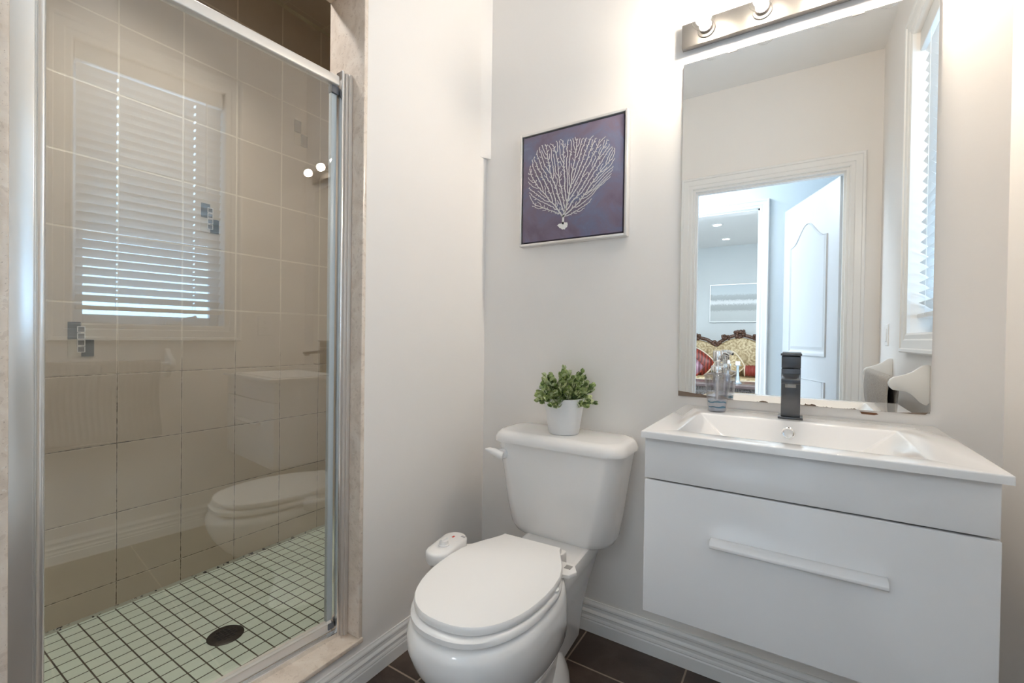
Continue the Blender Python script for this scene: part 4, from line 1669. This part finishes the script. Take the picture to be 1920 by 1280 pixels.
# ------------------------------------------------------------------ living room seen in the mirror
def living():
    # sofa --------------------------------------------------------
    cx, yb = 0.275, -7.62
    S = empty('sofa', (cx, -7.25, 0))
    tag(S, 'gold damask sofa with a carved dark wood crest below the painting', 'sofa')
    prof = [(-1.18, .80), (-1.10, .98), (-.98, 1.06), (-.85, 1.105), (-.70, 1.11), (-.56, 1.075), (-.45, 1.01), (-.40, .985), (-.34, 1.03), (-.24, 1.10), (-.12, 1.145), (0, 1.165),
            (.12, 1.145), (.24, 1.10), (.34, 1.03), (.40, .985), (.45, 1.01), (.56, 1.075), (.70, 1.11), (.85, 1.105), (.98, 1.06), (1.10, .98), (1.18, .80)]
    b = new_bm()
    poly = [(cx + x, z - .045) for x, z in prof] + [(cx + 1.16, .40), (cx - 1.16, .40)]
    c = Vector((cx, .72))
    rings = []
    for k, y in ((1.0, yb), (1.0, yb + .10), (.965, yb + .15), (.90, yb + .17)):
        rings.append([Vector((c.x + (p[0] - c.x) * k, y, c.y + (p[1] - c.y) * k)) for p in poly])
    loft(b, rings)
    obj('backrest', b, M['damask'], S, smooth=True)
    b = new_bm()
    tube(b, [(cx + x, yb + .10, z) for x, z in prof], .032, 10)
    rail_ = obj('crest_rail', b, M['carvedbrown'], S, smooth=True)
    rnd = random.Random(3)
    for ox, oz, n, sp in ((0, 1.185, 26, .085), (-.40, .995, 16, .06), (.40, .995, 16, .06), (-.72, 1.125, 14, .06), (.72, 1.125, 14, .06), (-.24, 1.12, 10, .06), (.24, 1.12, 10, .06)):
        b = new_bm()
        for k in range(n):
            a = 2 * PI * k / n
            r = sp * rnd.uniform(.35, 1.0)
            uvball(b, (cx + ox + r * math.cos(a) * 1.25, yb + .13 + rnd.uniform(-.02, .02), oz + r * math.sin(a) * .8), rnd.uniform(.016, .034), n=8, m=6)
        obj('carving', b, M['carvedbrown'], rail_, smooth=True)
    b = new_bm()
    box(b, (cx - 1.12, yb + .12, .18), (cx + 1.12, yb + .80, .30))
    obj('seat_frame', b, M['carved'], S, bevel=.02)
    for k in range(3):
        b = new_bm()
        x0 = cx - 1.02 + k * .68
        pts = rrect(x0 + .006, x0 + .674, yb + .17, yb + .82, .05, 4)
        loft(b, [[Vector((p[0], p[1], z)) for p in pts] for z in (.31, .43)] )
        s = obj('seat_cushion', b, M['damask'], S, bevel=.03)
        b = new_bm(); box(b, (x0 + .02, yb + .825, .30), (x0 + .66, yb + .84, .405)); obj('fringe', b, M['fringe'], s)
    for sx in (-1, 1):
        b = new_bm()
        prism(b, [(cx + sx * 1.04, .30), (cx + sx * 1.20, .30), (cx + sx * 1.22, .66), (cx + sx * 1.13, .72), (cx + sx * 1.05, .64)], 'y', yb + .12, yb + .78)
        obj('arm', b, M['damask'], S, bevel=.03)
        for dy in (.16, .74):
            b = new_bm(); lathe(b, [(.02, 0), (.03, .03), (.022, .08), (.045, .18)], (cx + sx * 1.06, yb + dy, 0), 12); obj('leg', b, M['darkwood'], S, smooth=True)

    # cushions -----------------------------------------------------
    def pillow(name, c, w, h, t, rx, ry, rz, m, label, edge=None):
        P = empty(name, c)
        tag(P, label, 'cushion', 'cushions on the sofa')
        b = new_bm()
        n = 14
        top, bot = [], []
        for i in range(n + 1):
            rt, rb = [], []
            for j in range(n + 1):
                u, v = i / n * 2 - 1, j / n * 2 - 1
                pin = 1 - .10 * (u * u * v * v) * 1.0 - .06 * (u * u + v * v) * .5
                hh = t * .5 * (max(0, 1 - u ** 4) * max(0, 1 - v ** 4)) ** .55
                p = Vector((u * w / 2 * pin, 0, v * h / 2 * pin))
                rt.append(p + Vector((0, hh, 0))); rb.append(p - Vector((0, hh, 0)))
            top.append(rt); bot.append(rb)
        Rm = Matrix.Rotation(rz, 3, 'Z') @ Matrix.Rotation(rx, 3, 'X') @ Matrix.Rotation(ry, 3, 'Y')
        for G in (top, bot):
            V = [[b.verts.new(Rm @ p) for p in r] for r in G]
            for i in range(n):
                for j in range(n):
                    b.faces.new((V[i][j], V[i + 1][j], V[i + 1][j + 1], V[i][j + 1]))
        bmesh.ops.remove_doubles(b, verts=b.verts, dist=.0005)
        obj('cover', b, m, P, smooth=True, local=True)
        if edge:
            b = new_bm()
            q = [(-1, -1), (1, -1), (1, 1), (-1, 1), (-1, -1)]
            pts = []
            for (a0, b0), (a1, b1) in zip(q[:-1], q[1:]):
                for k in range(8):
                    u, v = a0 + (a1 - a0) * k / 8, b0 + (b1 - b0) * k / 8
                    pin = 1 - .10 * (u * u * v * v) - .06 * (u * u + v * v) * .5
                    pts.append(Rm @ Vector((u * w / 2 * pin, 0, v * h / 2 * pin)))
            tube(b, pts + [pts[0]], .016, 7)
            obj('trim_cord', b, edge, P, smooth=True, local=True)
        return P
    pillow('cushion', (-.38, -7.22, .66), .50, .42, .16, math.radians(14), math.radians(38), 0, M['redcush'], 'rust red cushion with gold fringed edge leaning on the sofa', M['fringe'])
    pillow('cushion', (-.48, -7.0, .60), .42, .34, .15, math.radians(20), math.radians(40), 0, M['plumcush'], 'plum satin cushion in front of the rust red one', M['redcush'])
    pillow('cushion', (.13, -7.22, .64), .42, .40, .18, math.radians(16), math.radians(-35), 0, M['damask'], 'gold damask cushion behind the candlesticks', M['fringe'])
    # ruffled bolster
    P = empty('bolster_cushion', (.62, -7.20, .535))
    tag(P, 'red ruffled bolster cushion lying on the sofa seat', 'cushion', 'cushions on the sofa')
    b = new_bm()
    rings = []
    for k in range(30):
        r = .095 + .008 * math.sin(k * 1.9)
        rings.append([Vector((.38 + .016 * k, -7.20 + r * math.cos(2 * PI * i / 20), .545 + r * math.sin(2 * PI * i / 20))) for i in range(20)])
    loft(b, rings)
    obj('cover', b, M['ruffle'], P, smooth=True)
    for x in (.375, .85):
        b = new_bm(); lathe(b, [(.10, 0), (.105, .01), (.10, .02)], (x, -7.20, .545), 20, axis='x'); obj('end_band', b, M['fringe'], P, smooth=True)

    # coffee table and candlesticks -------------------------------
    tz = .455
    T = empty('coffee_table', (.15, -5.55, 0))
    tag(T, 'dark carved coffee table in front of the sofa', 'coffee table')
    b = new_bm(); box(b, (-.50, -5.98, tz - .05), (.85, -5.30, tz)); obj('top', b, plain('table_top', srgb(92, 76, 74), 0.25, var=.2, scale=20), T, bevel=.012)
    b = new_bm(); box(b, (-.44, -5.92, tz - .19), (.79, -5.36, tz - .05)); a = obj('apron', b, M['carved'], T, bevel=.006)
    rnd = random.Random(8)
    b = new_bm()
    for k in range(70):
        uvball(b, (-.42 + 1.20 * k / 69, -5.356 + rnd.uniform(-.006, .004), tz - .12 + rnd.uniform(-.05, .05)), rnd.uniform(.010, .02), n=7, m=5)
    box(b, (-.44, -5.362, tz - .135), (.79, -5.352, tz - .105))
    obj('carving', b, plain('carving_grey', srgb(120, 112, 108), 0.35, 0.3, var=.3, scale=40), a, smooth=True)
    for x in (-.42, .77):
        for y in (-5.90, -5.38):
            b = new_bm(); lathe(b, [(.025, 0), (.04, .03), (.025, .10), (.04, .22), (.045, tz - .10)], (x, y, 0), 12); obj('leg', b, M['darkwood'], T, smooth=True)

    def candle(loc, label):
        K = empty('candlestick', loc)
        tag(K, label, 'candlestick', 'candlesticks on the coffee table')
        x, y, z = loc
        b = new_bm()
        lathe(b, [(.055, 0), (.055, .012), (.040, .02), (.026, .05), (.030, .075), (.020, .11), (.016, .18), (.020, .235), (.016, .25), (.050, .256), (.052, .262), (.0, .263)], (x, y, z), 24, cap1=False)
        obj('holder', b, M['silverglass'], K, smooth=True)
        b = new_bm(); lathe(b, [(.030, .2632), (.030, .313), (.026, .316), (.0, .316)], (x, y, z), 20, cap1=False)
        cd = obj('candle', b, M['candle'], K, smooth=True)
        b = new_bm(); tube(b, [(x, y, z + .316), (x + .001, y, z + .325)], .0015, 6); obj('wick', b, M['near_black'], cd)
        return K
    k0 = candle((.430, -5.56, tz), 'silvery candlestick nearer the middle of the coffee table, standing lower in the mirror')
    dup(k0, (.285, -5.72, tz), 'silvery candlestick half hidden behind the soap dispenser pump')

    # painting -----------------------------------------------------
    x0, x1, z0, z1, y = -.285, 1.00, 1.405, 2.115, LY
    P = empty('landscape_painting', ((x0 + x1) / 2, y + .001, (z0 + z1) / 2))
    tag(P, 'wide grey and white abstract painting above the sofa', 'painting')
    b = new_bm(); box(b, (x0 + .012, y + .001, z0 + .012), (x1 - .012, y + .035, z1 - .012)); obj('canvas', b, M['seapaint'], P, local=False)
    b = new_bm()
    t = .012
    for a, c in (((x0, y + .001, z0), (x0 + t, y + .045, z1)), ((x1 - t, y + .001, z0), (x1, y + .045, z1)), ((x0 + t, y + .001, z0), (x1 - t, y + .045, z0 + t)), ((x0 + t, y + .001, z1 - t), (x1 - t, y + .045, z1))):
        box(b, a, c)
    obj('frame', b, M['silverframe'], P)

    # recessed ceiling lights -------------------------------------
    def down(loc, label):
        D = empty('recessed_light', loc)
        tag(D, label, 'ceiling light', 'recessed lights in the living room ceiling')
        x, yv, z = loc
        b = new_bm(); lathe(b, [(.085, 0), (.082, -.008), (.062, -.010), (.060, -.002)], (x, yv, z), 28, cap0=False, cap1=False); obj('trim_ring', b, M['plastic'], D, smooth=True)
        b = new_bm(); lathe(b, [(.060, -.003), (.050, -.006), (0, -.007)], (x, yv, z), 24, cap1=False); obj('lens', b, M['downlight'], D, smooth=True)
        return D
    d0 = down((.067, -6.0, CEIL), 'recessed ceiling light nearer the living room doorway')
    dup(d0, (.060, -7.12, CEIL), 'recessed ceiling light nearer the wall with the painting')


living()

# painted canvas texture coordinates follow world space
for o in bpy.data.objects:
    if o.type == 'MESH' and o.name.startswith('canvas') and o.parent and o.parent.name.startswith('landscape'):
        pass
